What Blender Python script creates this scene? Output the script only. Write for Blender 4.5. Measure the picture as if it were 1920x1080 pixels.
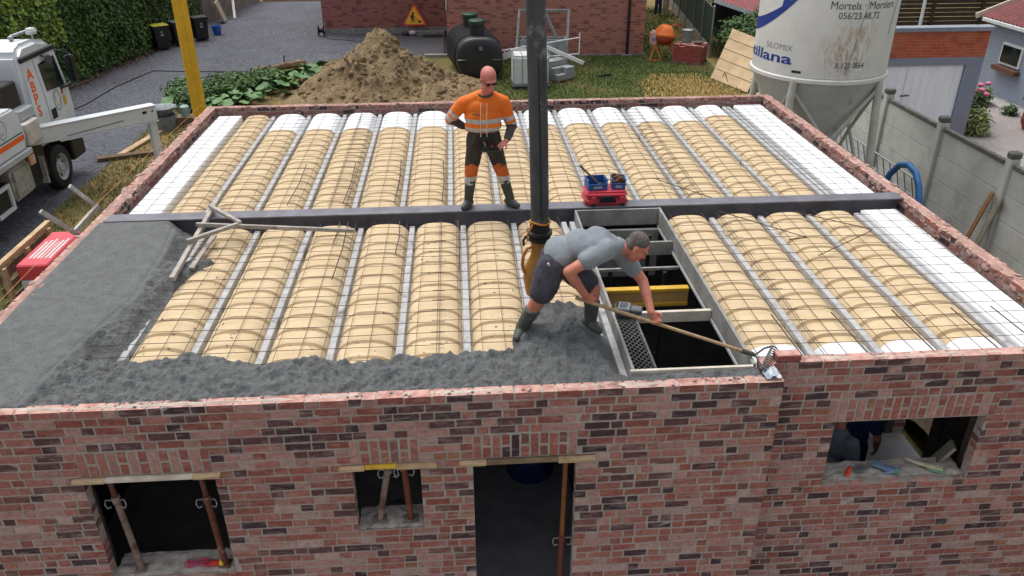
import bpy, bmesh, math, random
from mathutils import Vector as V, Matrix as M, Euler, noise
for o in list(bpy.data.objects): bpy.data.objects.remove(o)
S = bpy.context.scene
COL = S.collection
rnd = random.Random(7)
R = math.radians

# ------------------------------------------------------------------ camera
cd = bpy.data.cameras.new('camera'); cam = bpy.data.objects.new('camera', cd); COL.objects.link(cam)
cd.sensor_width = 36; cd.lens = 1495.62/1920*36; cd.clip_end = 400; cd.clip_start = .1
YAW, PITCH, ROLL = -0.0664714, 0.4881538, -0.0037792
_f = V((-math.sin(YAW)*math.cos(PITCH), math.cos(YAW)*math.cos(PITCH), -math.sin(PITCH)))
_r = V((math.cos(YAW), math.sin(YAW), 0)); _u = _r.cross(_f)
_r, _u = math.cos(ROLL)*_r + math.sin(ROLL)*_u, -math.sin(ROLL)*_r + math.cos(ROLL)*_u
cam.matrix_world = M(((_r.x,_u.x,-_f.x,1.79686),(_r.y,_u.y,-_f.y,-8.0),(_r.z,_u.z,-_f.z,3.77739),(0,0,0,1)))
S.camera = cam
# ------------------------------------------------------------------ light: bright overcast day
SUN_EL, SUN_AZ = 70, 325           # azimuth clockwise from +Y (north)
w = bpy.data.worlds.new('World'); S.world = w; w.use_nodes = True
nt = w.node_tree; bg = nt.nodes['Background']; sky = nt.nodes.new('ShaderNodeTexSky')
sky.sky_type = 'NISHITA'; sky.sun_disc = False; sky.sun_elevation = R(SUN_EL); sky.sun_rotation = R(SUN_AZ)
sky.dust_density = 6; sky.air_density = 1.0; sky.ozone_density = .6
hs = nt.nodes.new('ShaderNodeHueSaturation'); hs.inputs['Saturation'].default_value = .35
nt.links.new(sky.outputs[0], hs.inputs['Color']); nt.links.new(hs.outputs[0], bg.inputs[0]); bg.inputs[1].default_value = .15
sl = bpy.data.lights.new('sun', 'SUN'); sl.energy = 0.7; sl.angle = R(45); sl.color = (1, .97, .92)
so = bpy.data.objects.new('sun', sl); COL.objects.link(so)
_sd = V((math.sin(R(SUN_AZ))*math.cos(R(SUN_EL)), math.cos(R(SUN_AZ))*math.cos(R(SUN_EL)), math.sin(R(SUN_EL))))
so.rotation_euler = _sd.to_track_quat('Z', 'Y').to_euler(); so.location = (0, -5, 30)
S.render.engine = 'CYCLES'
S.view_settings.view_transform = 'Standard'; S.view_settings.look = 'None'
S.view_settings.exposure = 0.40; S.view_settings.gamma = 1
S.render.resolution_x, S.render.resolution_y = 1024, 576

# ------------------------------------------------------------------ helpers
GZ = -2.75                          # ground level; z = 0 is the top of the floor joists
WM = {}                             # world matrices by object name
def lin(c):
    return tuple(((x/255)/12.92 if x/255 <= .04045 else ((x/255+.055)/1.055)**2.4) for x in c)
class MB:
    def __init__(s): s.v = []; s.f = []; s.mi = []; s.c = []; s.cur = 0; s.col = None
    def add(s, vs, fs):
        n = len(s.v); s.v += [V(p) for p in vs]
        for f in fs:
            s.f.append([n+i for i in f]); s.mi.append(s.cur); s.c.append(s.col)
        return s
    def bx(s, x0, x1, y0, y1, z0, z1):
        return s.add([(x0,y0,z0),(x1,y0,z0),(x1,y1,z0),(x0,y1,z0),(x0,y0,z1),(x1,y0,z1),(x1,y1,z1),(x0,y1,z1)],
                     [(3,2,1,0),(4,5,6,7),(0,1,5,4),(1,2,6,5),(2,3,7,6),(3,0,4,7)])
    def box(s, c, size, rot=None):
        a, b, d = size[0]/2, size[1]/2, size[2]/2
        m = MB().bx(-a, a, -b, b, -d, d)
        q = Euler(rot).to_matrix() if rot is not None and not isinstance(rot, M) else rot
        return s.add([(q @ p if q else p)+V(c) for p in m.v], m.f)
    def beam(s, a, b, w, h, up=(0,0,1)):
        a, b = V(a), V(b); d = (b-a); L = d.length; d.normalize()
        x = d.cross(V(up))
        if x.length < 1e-4: x = d.cross(V((1,0,0)))
        x.normalize(); z = x.cross(d)
        q = M((x, d, z)).transposed()
        return s.box((a+b)/2, (w, L, h), q)
    def tube(s, pts, r, n=8, cap=True, closed=False):
        pts = [V(p) for p in pts]; k = len(pts)
        rs = list(r) if hasattr(r, '__len__') else [r]*k
        up = None; vs = []; fs = []
        for i, p in enumerate(pts):
            if closed: d = pts[(i+1) % k]-pts[i-1]
            else: d = pts[min(i+1, k-1)]-pts[max(i-1, 0)]
            d = d.normalized() if d.length > 1e-9 else V((0,0,1))
            if up is None:
                up = d.orthogonal().normalized()
            else:
                up = up-d*up.dot(d); up = up.normalized() if up.length > 1e-6 else d.orthogonal().normalized()
            sd = d.cross(up)
            for j in range(n):
                a = 2*math.pi*j/n; vs.append(p+(up*math.cos(a)+sd*math.sin(a))*rs[i])
        for i in range(k if closed else k-1):
            for j in range(n):
                a = i*n+j; b = i*n+(j+1) % n; c = ((i+1) % k)*n
                fs.append((a, b, c+(j+1) % n, c+j))
        if cap and not closed:
            fs.append(tuple(range(n-1, -1, -1))); fs.append(tuple((k-1)*n+j for j in range(n)))
        return s.add(vs, fs)
    def lathe(s, prof, c=(0,0,0), n=24, m=None, cap=True):
        vs = []; fs = []; k = len(prof)
        for (r, z) in prof:
            for j in range(n):
                a = 2*math.pi*j/n; p = V((r*math.cos(a), r*math.sin(a), z))
                vs.append((m @ p if m else p)+V(c))
        for i in range(k-1):
            for j in range(n):
                fs.append((i*n+j, i*n+(j+1) % n, (i+1)*n+(j+1) % n, (i+1)*n+j))
        if cap:
            fs.append(tuple(range(n-1, -1, -1))); fs.append(tuple((k-1)*n+j for j in range(n)))
        return s.add(vs, fs)
    def prism(s, poly, h, m=None, c=(0,0,0)):
        k = len(poly); vs = []
        for z in (0, h):
            for (x, y) in poly:
                p = V((x, y, z)); vs.append((m @ p if m else p)+V(c))
        fs = [tuple(range(k-1, -1, -1)), tuple(range(k, 2*k))]
        fs += [(i, (i+1) % k, k+(i+1) % k, k+i) for i in range(k)]
        return s.add(vs, fs)
    def ball(s, c, r, nu=14, nv=9, rot=None):
        rr = V(r) if hasattr(r, '__len__') else V((r, r, r))
        vs = []; fs = []
        for i in range(nv+1):
            t = math.pi*i/nv
            for j in range(nu):
                a = 2*math.pi*j/nu
                p = V((math.sin(t)*math.cos(a)*rr.x, math.sin(t)*math.sin(a)*rr.y, math.cos(t)*rr.z))
                vs.append((rot @ p if rot else p)+V(c))
        for i in range(nv):
            for j in range(nu):
                q = (i*nu+j, (i+1)*nu+j, (i+1)*nu+(j+1) % nu, i*nu+(j+1) % nu)
                if i == 0: q = (q[0], q[1], q[2])
                elif i == nv-1: q = (q[0], q[1], q[3])
                fs.append(q)
        return s.add(vs, fs)
    def grid(s, nx, ny, fn):
        vs = [fn(i/nx, j/ny) for j in range(ny+1) for i in range(nx+1)]
        return s.add(vs, [(j*(nx+1)+i, j*(nx+1)+i+1, (j+1)*(nx+1)+i+1, (j+1)*(nx+1)+i) for j in range(ny) for i in range(nx)])
    def mesh(s, name, mat, off=None, smooth=False, bevel=0, sharp=40, seg=1):
        me = bpy.data.meshes.new(name)
        off = off or V((0,0,0))
        me.from_pydata([tuple(p-off) for p in s.v], [], s.f)
        for m_ in (mat if isinstance(mat, (list, tuple)) else [mat]):
            me.materials.append(m_)
        if any(s.mi): me.polygons.foreach_set('material_index', s.mi)
        if s.c and s.c[0] is not None:
            at = me.color_attributes.new('bcol', 'FLOAT_COLOR', 'CORNER')
            d = []
            for p in me.polygons:
                d += list(s.c[p.index])*p.loop_total
            at.data.foreach_set('color', d)
        if bevel:
            bm = bmesh.new(); bm.from_mesh(me)
            bmesh.ops.remove_doubles(bm, verts=bm.verts, dist=1e-5)
            es = [e for e in bm.edges if len(e.link_faces) == 2 and e.calc_face_angle(0) > R(30)]
            bmesh.ops.bevel(bm, geom=es, offset=bevel, segments=seg, affect='EDGES', clamp_overlap=True)
            bm.to_mesh(me); bm.free()
        if smooth:
            me.polygons.foreach_set('use_smooth', [True]*len(me.polygons))
            if sharp: me.set_sharp_from_angle(angle=R(sharp))
        me.update()
        return me
    def build(s, name, mat, parent=None, local=False, **kw):
        vs = s.v
        if parent is not None and not local:
            iv = WM[parent.name].inverted(); s.v = [iv @ p for p in vs]
        lo = V([min(p[i] for p in s.v) for i in range(3)]); hi = V([max(p[i] for p in s.v) for i in range(3)])
        c = (lo+hi)/2
        if parent is None: c.z = lo.z
        me = s.mesh(name, mat, c, **kw); s.v = vs
        return link(name, me, c, parent)
def link(name, me, loc, parent=None, rot=None):
    o = bpy.data.objects.new(name, me); COL.objects.link(o); o.location = loc
    m = M.Translation(V(loc))
    if rot is not None: o.rotation_euler = rot; m = m @ Euler(rot).to_matrix().to_4x4()
    if parent is not None: o.parent = parent; m = WM[parent.name] @ m
    WM[o.name] = m
    return o
def tag(o, label, cat=None, group=None, kind=None):
    if label: o['label'] = label
    if cat: o['category'] = cat
    if group: o['group'] = group
    if kind: o['kind'] = kind
    return o
def thing(name, label, cat, loc=(0,0,0), rotz=0, group=None):
    o = bpy.data.objects.new(name, None); COL.objects.link(o); o.location = loc; o.rotation_euler = (0,0,rotz)
    o.empty_display_size = .2
    WM[o.name] = M.Translation(V(loc)) @ M.Rotation(rotz, 4, 'Z')
    return tag(o, label, cat, group)
def copy_tree(o, loc=None, rotz=None, parent=None, label=None):
    c = o.copy(); COL.objects.link(c); c.parent = parent
    if loc is not None: c.location = loc
    if rotz is not None: c.rotation_euler = (0,0,rotz)
    if label: c['label'] = label
    WM[c.name] = (WM[parent.name] if parent else M()) @ M.Translation(c.location) @ c.rotation_euler.to_matrix().to_4x4()
    for ch in [x for x in bpy.data.objects if x.parent == o]: copy_tree(ch, parent=c)
    return c
def struct(o): o['kind'] = 'structure'; return o
def fbm(p, o=4): return noise.fractal(V(p), 1.0, 2.0, o)

# ------------------------------------------------------------------ materials
def newmat(name):
    m = bpy.data.materials.new(name); m.use_nodes = True
    nt = m.node_tree; return m, nt, nt.nodes['Principled BSDF']
def nd(nt, t, **kw):
    n = nt.nodes.new(t)
    for k, v in kw.items():
        if k.startswith('i_'): n.inputs[k[2:].replace('_', ' ')].default_value = v
        else: setattr(n, k, v)
    return n
def mixc(nt, fac, a, b, bt='MIX'):
    n = nt.nodes.new('ShaderNodeMix'); n.data_type = 'RGBA'; n.blend_type = bt
    for s_, v in ((0, fac), (6, a), (7, b)):
        if hasattr(v, 'links'): nt.links.new(v, n.inputs[s_])
        elif s_ == 0: n.inputs[0].default_value = v
        else: n.inputs[s_].default_value = (*v, 1) if len(v) == 3 else v
    return n.outputs[2]
def ramp(nt, src, stops):
    n = nt.nodes.new('ShaderNodeValToRGB'); e = n.color_ramp.elements
    while len(e) < len(stops): e.new(.5)
    for x, (p, c) in zip(e, stops):
        x.position = p; x.color = (c, c, c, 1) if not hasattr(c, '__len__') else (*c, 1)
    nt.links.new(src, n.inputs[0]); return n.outputs[0]
def noisetex(nt, scale, detail=6, rough=.6, coord='pos', stretch=None, w=0):
    if coord == 'pos': src = nt.nodes.new('ShaderNodeNewGeometry').outputs['Position']
    else: src = nt.nodes.new('ShaderNodeTexCoord').outputs['Object']
    if stretch or w:
        mp = nt.nodes.new('ShaderNodeMapping'); nt.links.new(src, mp.inputs[0]); src = mp.outputs[0]
        if stretch: mp.inputs['Scale'].default_value = stretch
        mp.inputs['Location'].default_value = (w*3.1, w*1.7, w*.9)
    n = nt.nodes.new('ShaderNodeTexNoise'); n.inputs['Scale'].default_value = scale
    n.inputs['Detail'].default_value = detail; n.inputs['Roughness'].default_value = rough
    nt.links.new(src, n.inputs['Vector']); return n.outputs[0]
def bumpn(nt, b, h, strength, dist=.01):
    n = nt.nodes.new('ShaderNodeBump'); n.inputs['Strength'].default_value = strength; n.inputs['Distance'].default_value = dist
    nt.links.new(h, n.inputs['Height']); nt.links.new(n.outputs[0], b.inputs['Normal'])
MATS = {}
def mat(name, c1, c2=None, scale=6, rough=.8, metal=0, bump=.15, bscale=None, spec=None, c3=None, c3scale=1.5, c3lo=.6, stretch=None, dist=.01, isl=0):
    """two-tone noisy procedural material, colours as sRGB 0-255"""
    if name in MATS: return MATS[name]
    m, nt, b = newmat(name)
    a = lin(c1); d = lin(c2) if c2 else tuple(x*.82 for x in a)
    n = noisetex(nt, scale, stretch=stretch)
    col = mixc(nt, ramp(nt, n, [(.35, 0.), (.65, 1.)]), a, d)
    if c3:
        n3 = noisetex(nt, c3scale, w=3)
        col = mixc(nt, ramp(nt, n3, [(c3lo, 0.), (c3lo+.12, 1.)]), col, lin(c3))
    if isl:
        g = nt.nodes.new('ShaderNodeNewGeometry')
        v = ramp(nt, g.outputs['Random Per Island'], [(0., 1-isl), (1., 1+isl*.6)])
        col = mixc(nt, 1.0, col, v, 'MULTIPLY')
    nt.links.new(col, b.inputs['Base Color'])
    b.inputs['Roughness'].default_value = rough; b.inputs['Metallic'].default_value = metal
    if spec is not None: b.inputs['Specular IOR Level'].default_value = spec
    if bump: bumpn(nt, b, noisetex(nt, bscale or scale*6), bump, dist)
    MATS[name] = m; return m

def brick_mat():
    m, nt, b = newmat('fired_brick')
    at = nt.nodes.new('ShaderNodeAttribute'); at.attribute_name = 'bcol'
    n1 = noisetex(nt, 26, 8, .7); n2 = noisetex(nt, 5, 5, .6, w=2); n3 = noisetex(nt, 14, 6, .65, stretch=(.5, 1, 2), w=5)
    c = mixc(nt, ramp(nt, n1, [(.3, .55), (.7, 1.12)]), (0, 0, 0), at.outputs['Color'], 'MIX')
    c = mixc(nt, ramp(nt, n3, [(.50, 0.), (.72, .45)]), c, lin((184, 166, 158)))
    c = mixc(nt, ramp(nt, n2, [(.62, 0.), (.8, .35)]), c, lin((60, 50, 50)))
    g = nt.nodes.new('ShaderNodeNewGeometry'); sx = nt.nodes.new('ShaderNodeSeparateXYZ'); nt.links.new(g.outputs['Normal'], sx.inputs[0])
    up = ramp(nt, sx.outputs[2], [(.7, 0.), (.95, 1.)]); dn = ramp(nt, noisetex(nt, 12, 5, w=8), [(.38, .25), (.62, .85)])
    c = mixc(nt, mixc(nt, 1.0, up, dn, 'MULTIPLY'), c, lin((206, 168, 156)))     # lit wall tops painted in: up-facing faces mixed to pale pink
    nt.links.new(c, b.inputs['Base Color']); b.inputs['Roughness'].default_value = .93; b.inputs['Specular IOR Level'].default_value = .2
    bumpn(nt, b, noisetex(nt, 60, 8, .7), .5, .006)
    return m
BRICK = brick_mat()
MORTAR = mat('lime_mortar', (172, 164, 156), (150, 142, 134), 14, .95, bump=.5, bscale=90, dist=.006)
def brickwall_mat(name, c1, c2, cm, bw=.22, bh=.075, dark=None):
    """far brick walls: bricks too small to pick apart"""
    m, nt, b = newmat(name)
    tc = nt.nodes.new('ShaderNodeTexCoord'); g = nt.nodes.new('ShaderNodeNewGeometry')
    sp = nt.nodes.new('ShaderNodeSeparateXYZ'); nt.links.new(g.outputs['Position'], sp.inputs[0])
    ad = nd(nt, 'ShaderNodeMath', operation='ADD'); nt.links.new(sp.outputs[0], ad.inputs[0]); nt.links.new(sp.outputs[1], ad.inputs[1])
    cb = nt.nodes.new('ShaderNodeCombineXYZ'); nt.links.new(ad.outputs[0], cb.inputs[0]); nt.links.new(sp.outputs[2], cb.inputs[1])
    br = nt.nodes.new('ShaderNodeTexBrick'); nt.links.new(cb.outputs[0], br.inputs[0])
    br.inputs['Scale'].default_value = 1; br.inputs['Brick Width'].default_value = bw; br.inputs['Row Height'].default_value = bh
    br.inputs['Mortar Size'].default_value = .006; br.inputs['Bias'].default_value = -.1
    br.inputs['Color1'].default_value = (*lin(c1), 1); br.inputs['Color2'].default_value = (*lin(c2), 1); br.inputs['Mortar'].default_value = (*lin(cm), 1)
    # coarse per-brick darkening: snap position to brick cells
    sn = nd(nt, 'ShaderNodeVectorMath', operation='SNAP'); nt.links.new(cb.outputs[0], sn.inputs[0]); sn.inputs[1].default_value = (bw, bh, 1)
    wn = nt.nodes.new('ShaderNodeTexWhiteNoise'); nt.links.new(sn.outputs[0], wn.inputs[0])
    c = mixc(nt, ramp(nt, wn.outputs[0], [(.80, 0.), (.84, .75)]), br.outputs[0], lin(dark or (95, 60, 60)))
    c = mixc(nt, ramp(nt, noisetex(nt, 3, 7), [(.4, 0.), (.8, .4)]), c, lin((165, 130, 120)))
    nt.links.new(c, b.inputs['Base Color']); b.inputs['Roughness'].default_value = .95
    bn = nt.nodes.new('ShaderNodeBump'); bn.inputs['Strength'].default_value = .6; bn.inputs['Distance'].default_value = .01; bn.invert = True
    nt.links.new(br.outputs['Fac'], bn.inputs['Height']); nt.links.new(bn.outputs[0], b.inputs['Normal'])
    return m
WOOD = mat('sawn_softwood', (196, 172, 138), (160, 134, 100), 5, .85, bump=.3, stretch=(1, 1, 8), bscale=40)
WOODOLD = mat('weathered_wood', (140, 120, 95), (98, 80, 60), 5, .9, bump=.4, bscale=40, c3=(75, 60, 48))
GALV = mat('galvanised_steel', (168, 172, 176), (138, 142, 146), 12, .45, .6, .05)
ALU = mat('aluminium', (196, 196, 192), (165, 165, 160), 8, .5, .35, .08, c3=(120, 118, 112), c3lo=.58)
RUST = mat('rusty_prop_steel', (122, 66, 44), (84, 50, 40), 16, .85, .1, .4, c3=(150, 130, 120), c3scale=10, c3lo=.6)
DARKSTEEL = mat('dark_steel', (58, 60, 66), (42, 42, 48), 10, .55, .4, .1)
BLACK = mat('black_plastic', (26, 27, 30), (18, 19, 21), 10, .5, bump=.05)
RUBBER = mat('black_rubber', (30, 30, 31), (22, 22, 23), 20, .8, bump=.2)
CONC = mat('cast_concrete', (150, 150, 146), (122, 122, 118), 5, .92, bump=.3, bscale=60, c3=(105, 105, 102), c3scale=2)
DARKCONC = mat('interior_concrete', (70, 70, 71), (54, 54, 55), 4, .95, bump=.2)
WHITEP = mat('white_paint', (218, 222, 224), (200, 205, 208), 4, .45, bump=.03)
# ================================================================== the house under construction
PAL = [((164,110,100),24), ((174,132,124),20), ((154,94,84),18), ((128,90,84),9), ((98,70,70),9), ((78,60,64),8), ((184,154,146),9), ((158,110,88),4)]
PALW = [c for c, n in PAL for _ in range(n)]
def bcol(rg):
    c = lin(rg.choice(PALW)); k = rg.uniform(.85, 1.15)
    return (c[0]*k, c[1]*k, c[2]*k, 1)
_bm = {}
def brick_mesh(L, H, D, rg):
    key = (round(L, 2), round(H, 3), round(D, 2), rg.randrange(8)); L = key[0]
    if key not in _bm:
        m = MB(); m.col = bcol(rg); m.bx(-L/2, L/2, -D/2, D/2, -H/2, H/2)
        m.v = [p+V((rg.uniform(-.002, .002), rg.uniform(-.0015, .0015), rg.uniform(-.002, .002))) for p in m.v]
        _bm[key] = m
    return key
_bmesh = {}
def spans(u0, u1, cuts):
    out = [(u0, u1)]
    for a, b in cuts:
        nx = []
        for s, e in out:
            if b <= s or a >= e: nx.append((s, e)); continue
            if a > s: nx.append((s, a))
            if b < e: nx.append((b, e))
        out = nx
    return out
CH = .0805
def brick_wall(house, name, org, rotz, length, ztop, zbot, openings=(), soldiers=(), nparts=300, seed=1, T=.1, label=None):
    """local frame: x along the wall, -y outward, z up; org = outer face at x=0"""
    rg = random.Random(seed)
    m = M.Translation(V(org)) @ M.Rotation(rotz, 4, 'Z')
    # mortar core, pierced by the openings
    us = sorted({0, length, *[o[0] for o in openings], *[o[1] for o in openings]})
    core = MB()
    for a, b in zip(us, us[1:]):
        cs = [(o[2], o[3]) for o in openings if o[0] < (a+b)/2 < o[1]]
        for z0, z1 in spans(zbot, ztop-.006, cs): core.bx(a+.004*(a == 0), b-.004*(b == length), .004, T-.004, z0, z1)
    core.v = [m @ p for p in core.v]
    w = core.build(name, MORTAR, house)
    if label: w['label'] = label
    bricks = []
    nc = int(round((ztop-zbot)/CH))
    for k in range(nc):
        zt = ztop-k*CH; zc = zt-.032
        cuts = [(o[0], o[1]) for o in list(openings)+list(soldiers) if o[2] < zc < o[3]]
        for s, e in spans(0, length, cuts):
            u = s-rg.uniform(0, .2) if s > 0 or k % 2 else s-.11*(k % 4 // 2)
            st = rg.random() < .5
            while u < e-.03:
                L = .198 if st else .095
                if rg.random() < .09: st = not st
                a, b = max(u, s), min(u+L, e)
                if e-b < .04: b = e
                if b-a > .035: bricks.append((k, (a+b)/2, zc, b-a, .064))
                u += L+.0165; st = not st
    for (u0, u1, z0, z1) in soldiers:
        u = u0+.005; n = max(1, round((u1-u0)/.0805)); p = (u1-u0)/n; alt = 0
        for i in range(n):
            c = u0+(i+.5)*p
            if alt: bricks.append((6, c, z1-.055, p-.017, .10)); bricks.append((6, c, z0+.062, p-.017, .10))
            else: bricks.append((6, c, (z0+z1)/2, p-.017, .222))
            alt = 1-alt if rg.random() < .9 else alt
    bricks.sort(key=lambda q: q[0])
    rest = MB()
    iv = WM[w.name].inverted()
    for i, (k, u, zc, L, H) in enumerate(bricks):
        pr = rg.uniform(-.003, .003)
        key = brick_mesh(L, H, T, rg)
        if i < nparts:
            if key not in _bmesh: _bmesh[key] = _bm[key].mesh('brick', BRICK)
            o = link('brick', _bmesh[key], iv @ (m @ V((u, T/2+pr, zc))), w, (rg.uniform(-.006, .006), rg.uniform(-.008, .008), rotz+rg.uniform(-.008, .008)))
        else:
            rest.col = bcol(rg)
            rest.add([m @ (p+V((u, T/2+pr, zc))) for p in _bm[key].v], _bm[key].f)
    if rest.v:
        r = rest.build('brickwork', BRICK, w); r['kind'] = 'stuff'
    return w
house = thing('brick_house', 'unfinished red brick house with an open roof and rough window openings', 'house', (2.4, 1.5, GZ))
ZT, ZB = .12, -2.73
XL, XR, YF, YR, YB, XC = -2.5, 7.35, -2.88, -2.62, 5.9, 4.32
SILL = ZT-8*CH                       # heads of all openings
h3 = (SILL, SILL+3*CH)
opsL = [(-1.31-XL, -.27-XL, SILL-14*CH, SILL), (.82-XL, 1.38-XL, SILL-9*CH, SILL), (1.81-XL, 2.67-XL, ZB-.1, SILL)]
solL = [(o[0]-.0, o[1]+.0, *h3) for o in opsL]
brick_wall(house, 'front_wall', (XL, YF, 0), 0, XC-XL, ZT, ZB, opsL, solL, 300, 11)
opsR = [(4.97-XC, 6.34-XC, SILL-9*CH, SILL)]
brick_wall(house, 'recessed_front_wall', (XC-.1, YR, 0), 0, XR-XC+.1, ZT, ZB, [(o[0]+.1, o[1]+.1, o[2], o[3]) for o in opsR], [(opsR[0][0]+.02, opsR[0][1]+.18, *h3)], 300, 12)
brick_wall(house, 'return_wall', (XC, YF+.102, 0), R(90), YR-YF-.104, ZT, ZB, (), (), 20, 15)
brick_wall(house, 'left_wall', (XL, YB-.11, 0), R(-90), YB-.11-(YF+.11), ZT, ZB, (), (), 170, 13, .145)
brick_wall(house, 'right_wall', (XR, YR+.11, 0), R(90), YB-.11-(YR+.11), ZT, ZB, [(1.55, 2.35, ZB-.1, SILL)], (), 170, 14, .145)
brick_wall(house, 'back_wall', (XR, YB, 0), R(180), XR-XL, ZT, ZB, (), (), 170, 16, .125)
# inner leaf of grey blocks
LEAF = mat('rough_block_ledge', (98, 90, 86), (62, 55, 54), 12, .95, bump=.9, bscale=50, dist=.02, c3=(120, 70, 62), c3scale=9, c3lo=.62)
inn = MB()
def leaf(x0, x1, y0, y1, along, ops, zt=-.075):
    us = sorted({(x0 if along == 'x' else y0), (x1 if along == 'x' else y1), *[o[0] for o in ops], *[o[1] for o in ops]})
    for a, b in zip(us, us[1:]):
        cs = [(o[2], o[3]) for o in ops if o[0] < (a+b)/2 < o[1]]
        for z0, z1 in spans(ZB, zt, cs):
            if along == 'x': inn.bx(a, b, y0, y1, z0, z1)
            else: inn.bx(x0, x1, a, b, z0, z1)
leaf(XL+.103, XC-.101, YF+.125, YF+.26, 'x', [(o[0]+XL-.07, o[1]+XL+.07, o[2]-.06, o[3]+.02) for o in opsL])
leaf(XC+.1, XR-.103, YR+.125, YR+.26, 'x', [(o[0]+XC-.07, o[1]+XC+.07, o[2]-.06, o[3]+.02) for o in opsR])
leaf(XL+.147, XL+.24, YF+.262, YB-.262, 'y', [])
leaf(XR-.24, XR-.147, YR+.262, YB-.262, 'y', [(YR+1.66, YR+2.46, ZB-.1, SILL)])
leaf(XL+.242, XR-.242, YB-.26, YB-.127, 'x', [])
inn.build('inner_leaf', LEAF, house)
MB().bx(XL+.02, XR-.02, YF+.02, YB-.02, GZ-.1, ZB+.03).build('ground_slab', mat('interior_screed', (150, 151, 154), (128, 129, 132), 3, .8, bump=.1), house)
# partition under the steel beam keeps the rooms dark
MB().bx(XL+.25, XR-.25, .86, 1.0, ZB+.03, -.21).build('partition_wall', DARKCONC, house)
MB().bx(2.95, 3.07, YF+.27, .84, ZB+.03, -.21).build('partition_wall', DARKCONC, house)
# rough mortar sills
def sill(x0, x1, y0, y1, z, seed, amp=.012):
    m = MB(); n = int((x1-x0)/.025); k = int((y1-y0)/.025)
    m.grid(n, k, lambda a, b: V((x0+a*(x1-x0), y0+b*(y1-y0), z+amp*(fbm((a*9+seed, b*4, seed))) + .01*b)))
    m.bx(x0, x1, y0+.01, y1, z-.05, z-.012)
    return m.build('window_sill', mat('sill_mortar', (196, 190, 182), (158, 150, 140), 9, .95, bump=.6, bscale=60), house)
sill(-1.31, -.27, YF+.01, YF+.27, SILL-14*CH+.008, 1)
sill(.82, 1.38, YF+.012, YF+.27, SILL-9*CH+.012, 2)
sill(4.97, 6.34, YR+.05, YR+.27, SILL-9*CH+.03, 3, .02)
# pinkish mortar smears on the tops of the side walls
SMEAR = mat('pink_mortar_smear', (176, 146, 136), (150, 116, 106), 10, .95, bump=.6, bscale=50, dist=.015)
def topsmear(x0, x1, y0, y1, seed, lift=.007, mt=None):
    rg = random.Random(seed); m = MB(); L = max(x1-x0, y1-y0); n = int(L/.03); ax = (x1-x0) > (y1-y0); k = 5
    H = {}
    for i in range(n+1):
        for j in range(k+1):
            t = i/n*L; s_ = j/k; e = 1-abs(2*s_-1)**3
            H[i, j] = ZT-.03+(.03+lift+.016*(fbm((t*2.6+seed, s_*1.5, seed), 5)))*e
    for i in range(n):
        for j in range(k):
            def P(a, b):
                x = (x0+a/n*L, y0+b/k*(y1-y0)) if ax else (x0+b/k*(x1-x0), y0+a/n*L)
                return V((*x, H[a, b]))
            q = [P(i, j), P(i+1, j), P(i+1, j+1), P(i, j+1)]
            if not ax: q.reverse()
            m.add(q, [(0, 1, 2, 3)])
    return m.build('mortar_smear', mt or SMEAR, house, smooth=True, sharp=0)
topsmear(XL+.004, XL+.143, YF+.12, YB-.02, 3, .009)
topsmear(XR-.143, XR-.004, YR+.12, YB-.02, 5, .009)
topsmear(XL+.02, XR-.02, YB-.121, YB-.004, 7, .008)
def dabs(n, f, seed, nx):
    rg = random.Random(seed); m = MB()
    for _ in range(n):
        c = f(rg); r = rg.choice((.012, .018, .025, .035)); s_ = V((r*rg.uniform(.8, 2.2), r*rg.uniform(.8, 2.2), r*rg.uniform(.6, 1.2)))
        s_[nx] = r*.35; m.ball(c, s_, 7, 5, Euler((rg.uniform(-.3, .3), rg.uniform(-.3, .3), 0)).to_matrix())
    o = m.build('mortar_dabs', SMEAR, house, smooth=True, sharp=0); o['kind'] = 'stuff'
dabs(150, lambda g: V((XL+.147, g.uniform(YF+.3, YB-.2), ZT-abs(g.gauss(0, .07)))), 1, 0)
dabs(150, lambda g: V((XR-.147, g.uniform(YR+.3, YB-.2), ZT-abs(g.gauss(0, .07)))), 2, 0)
dabs(160, lambda g: V((g.uniform(XL+.2, XR-.2), YB-.126, ZT-abs(g.gauss(0, .06)))), 3, 1)
dabs(50, lambda g: V((g.choice((XL+.02, XL+.13))+g.uniform(-.02, .02), g.uniform(YF+.3, YB-.2), ZT+.004)), 4, 2)
dabs(50, lambda g: V((g.choice((XR-.02, XR-.13))+g.uniform(-.02, .02), g.uniform(YR+.3, YB-.2), ZT+.004)), 5, 2)
BEIGE = mat('beige_mortar_smear', (196, 184, 172), (172, 158, 146), 10, .95, bump=.6, bscale=50, dist=.015)
topsmear(XL+.02, XC-.02, YF+.006, YF+.096, 9, .0015, BEIGE)
topsmear(XC+.25, XR-.02, YR+.006, YR+.096, 11, .001, BEIGE)

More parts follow.
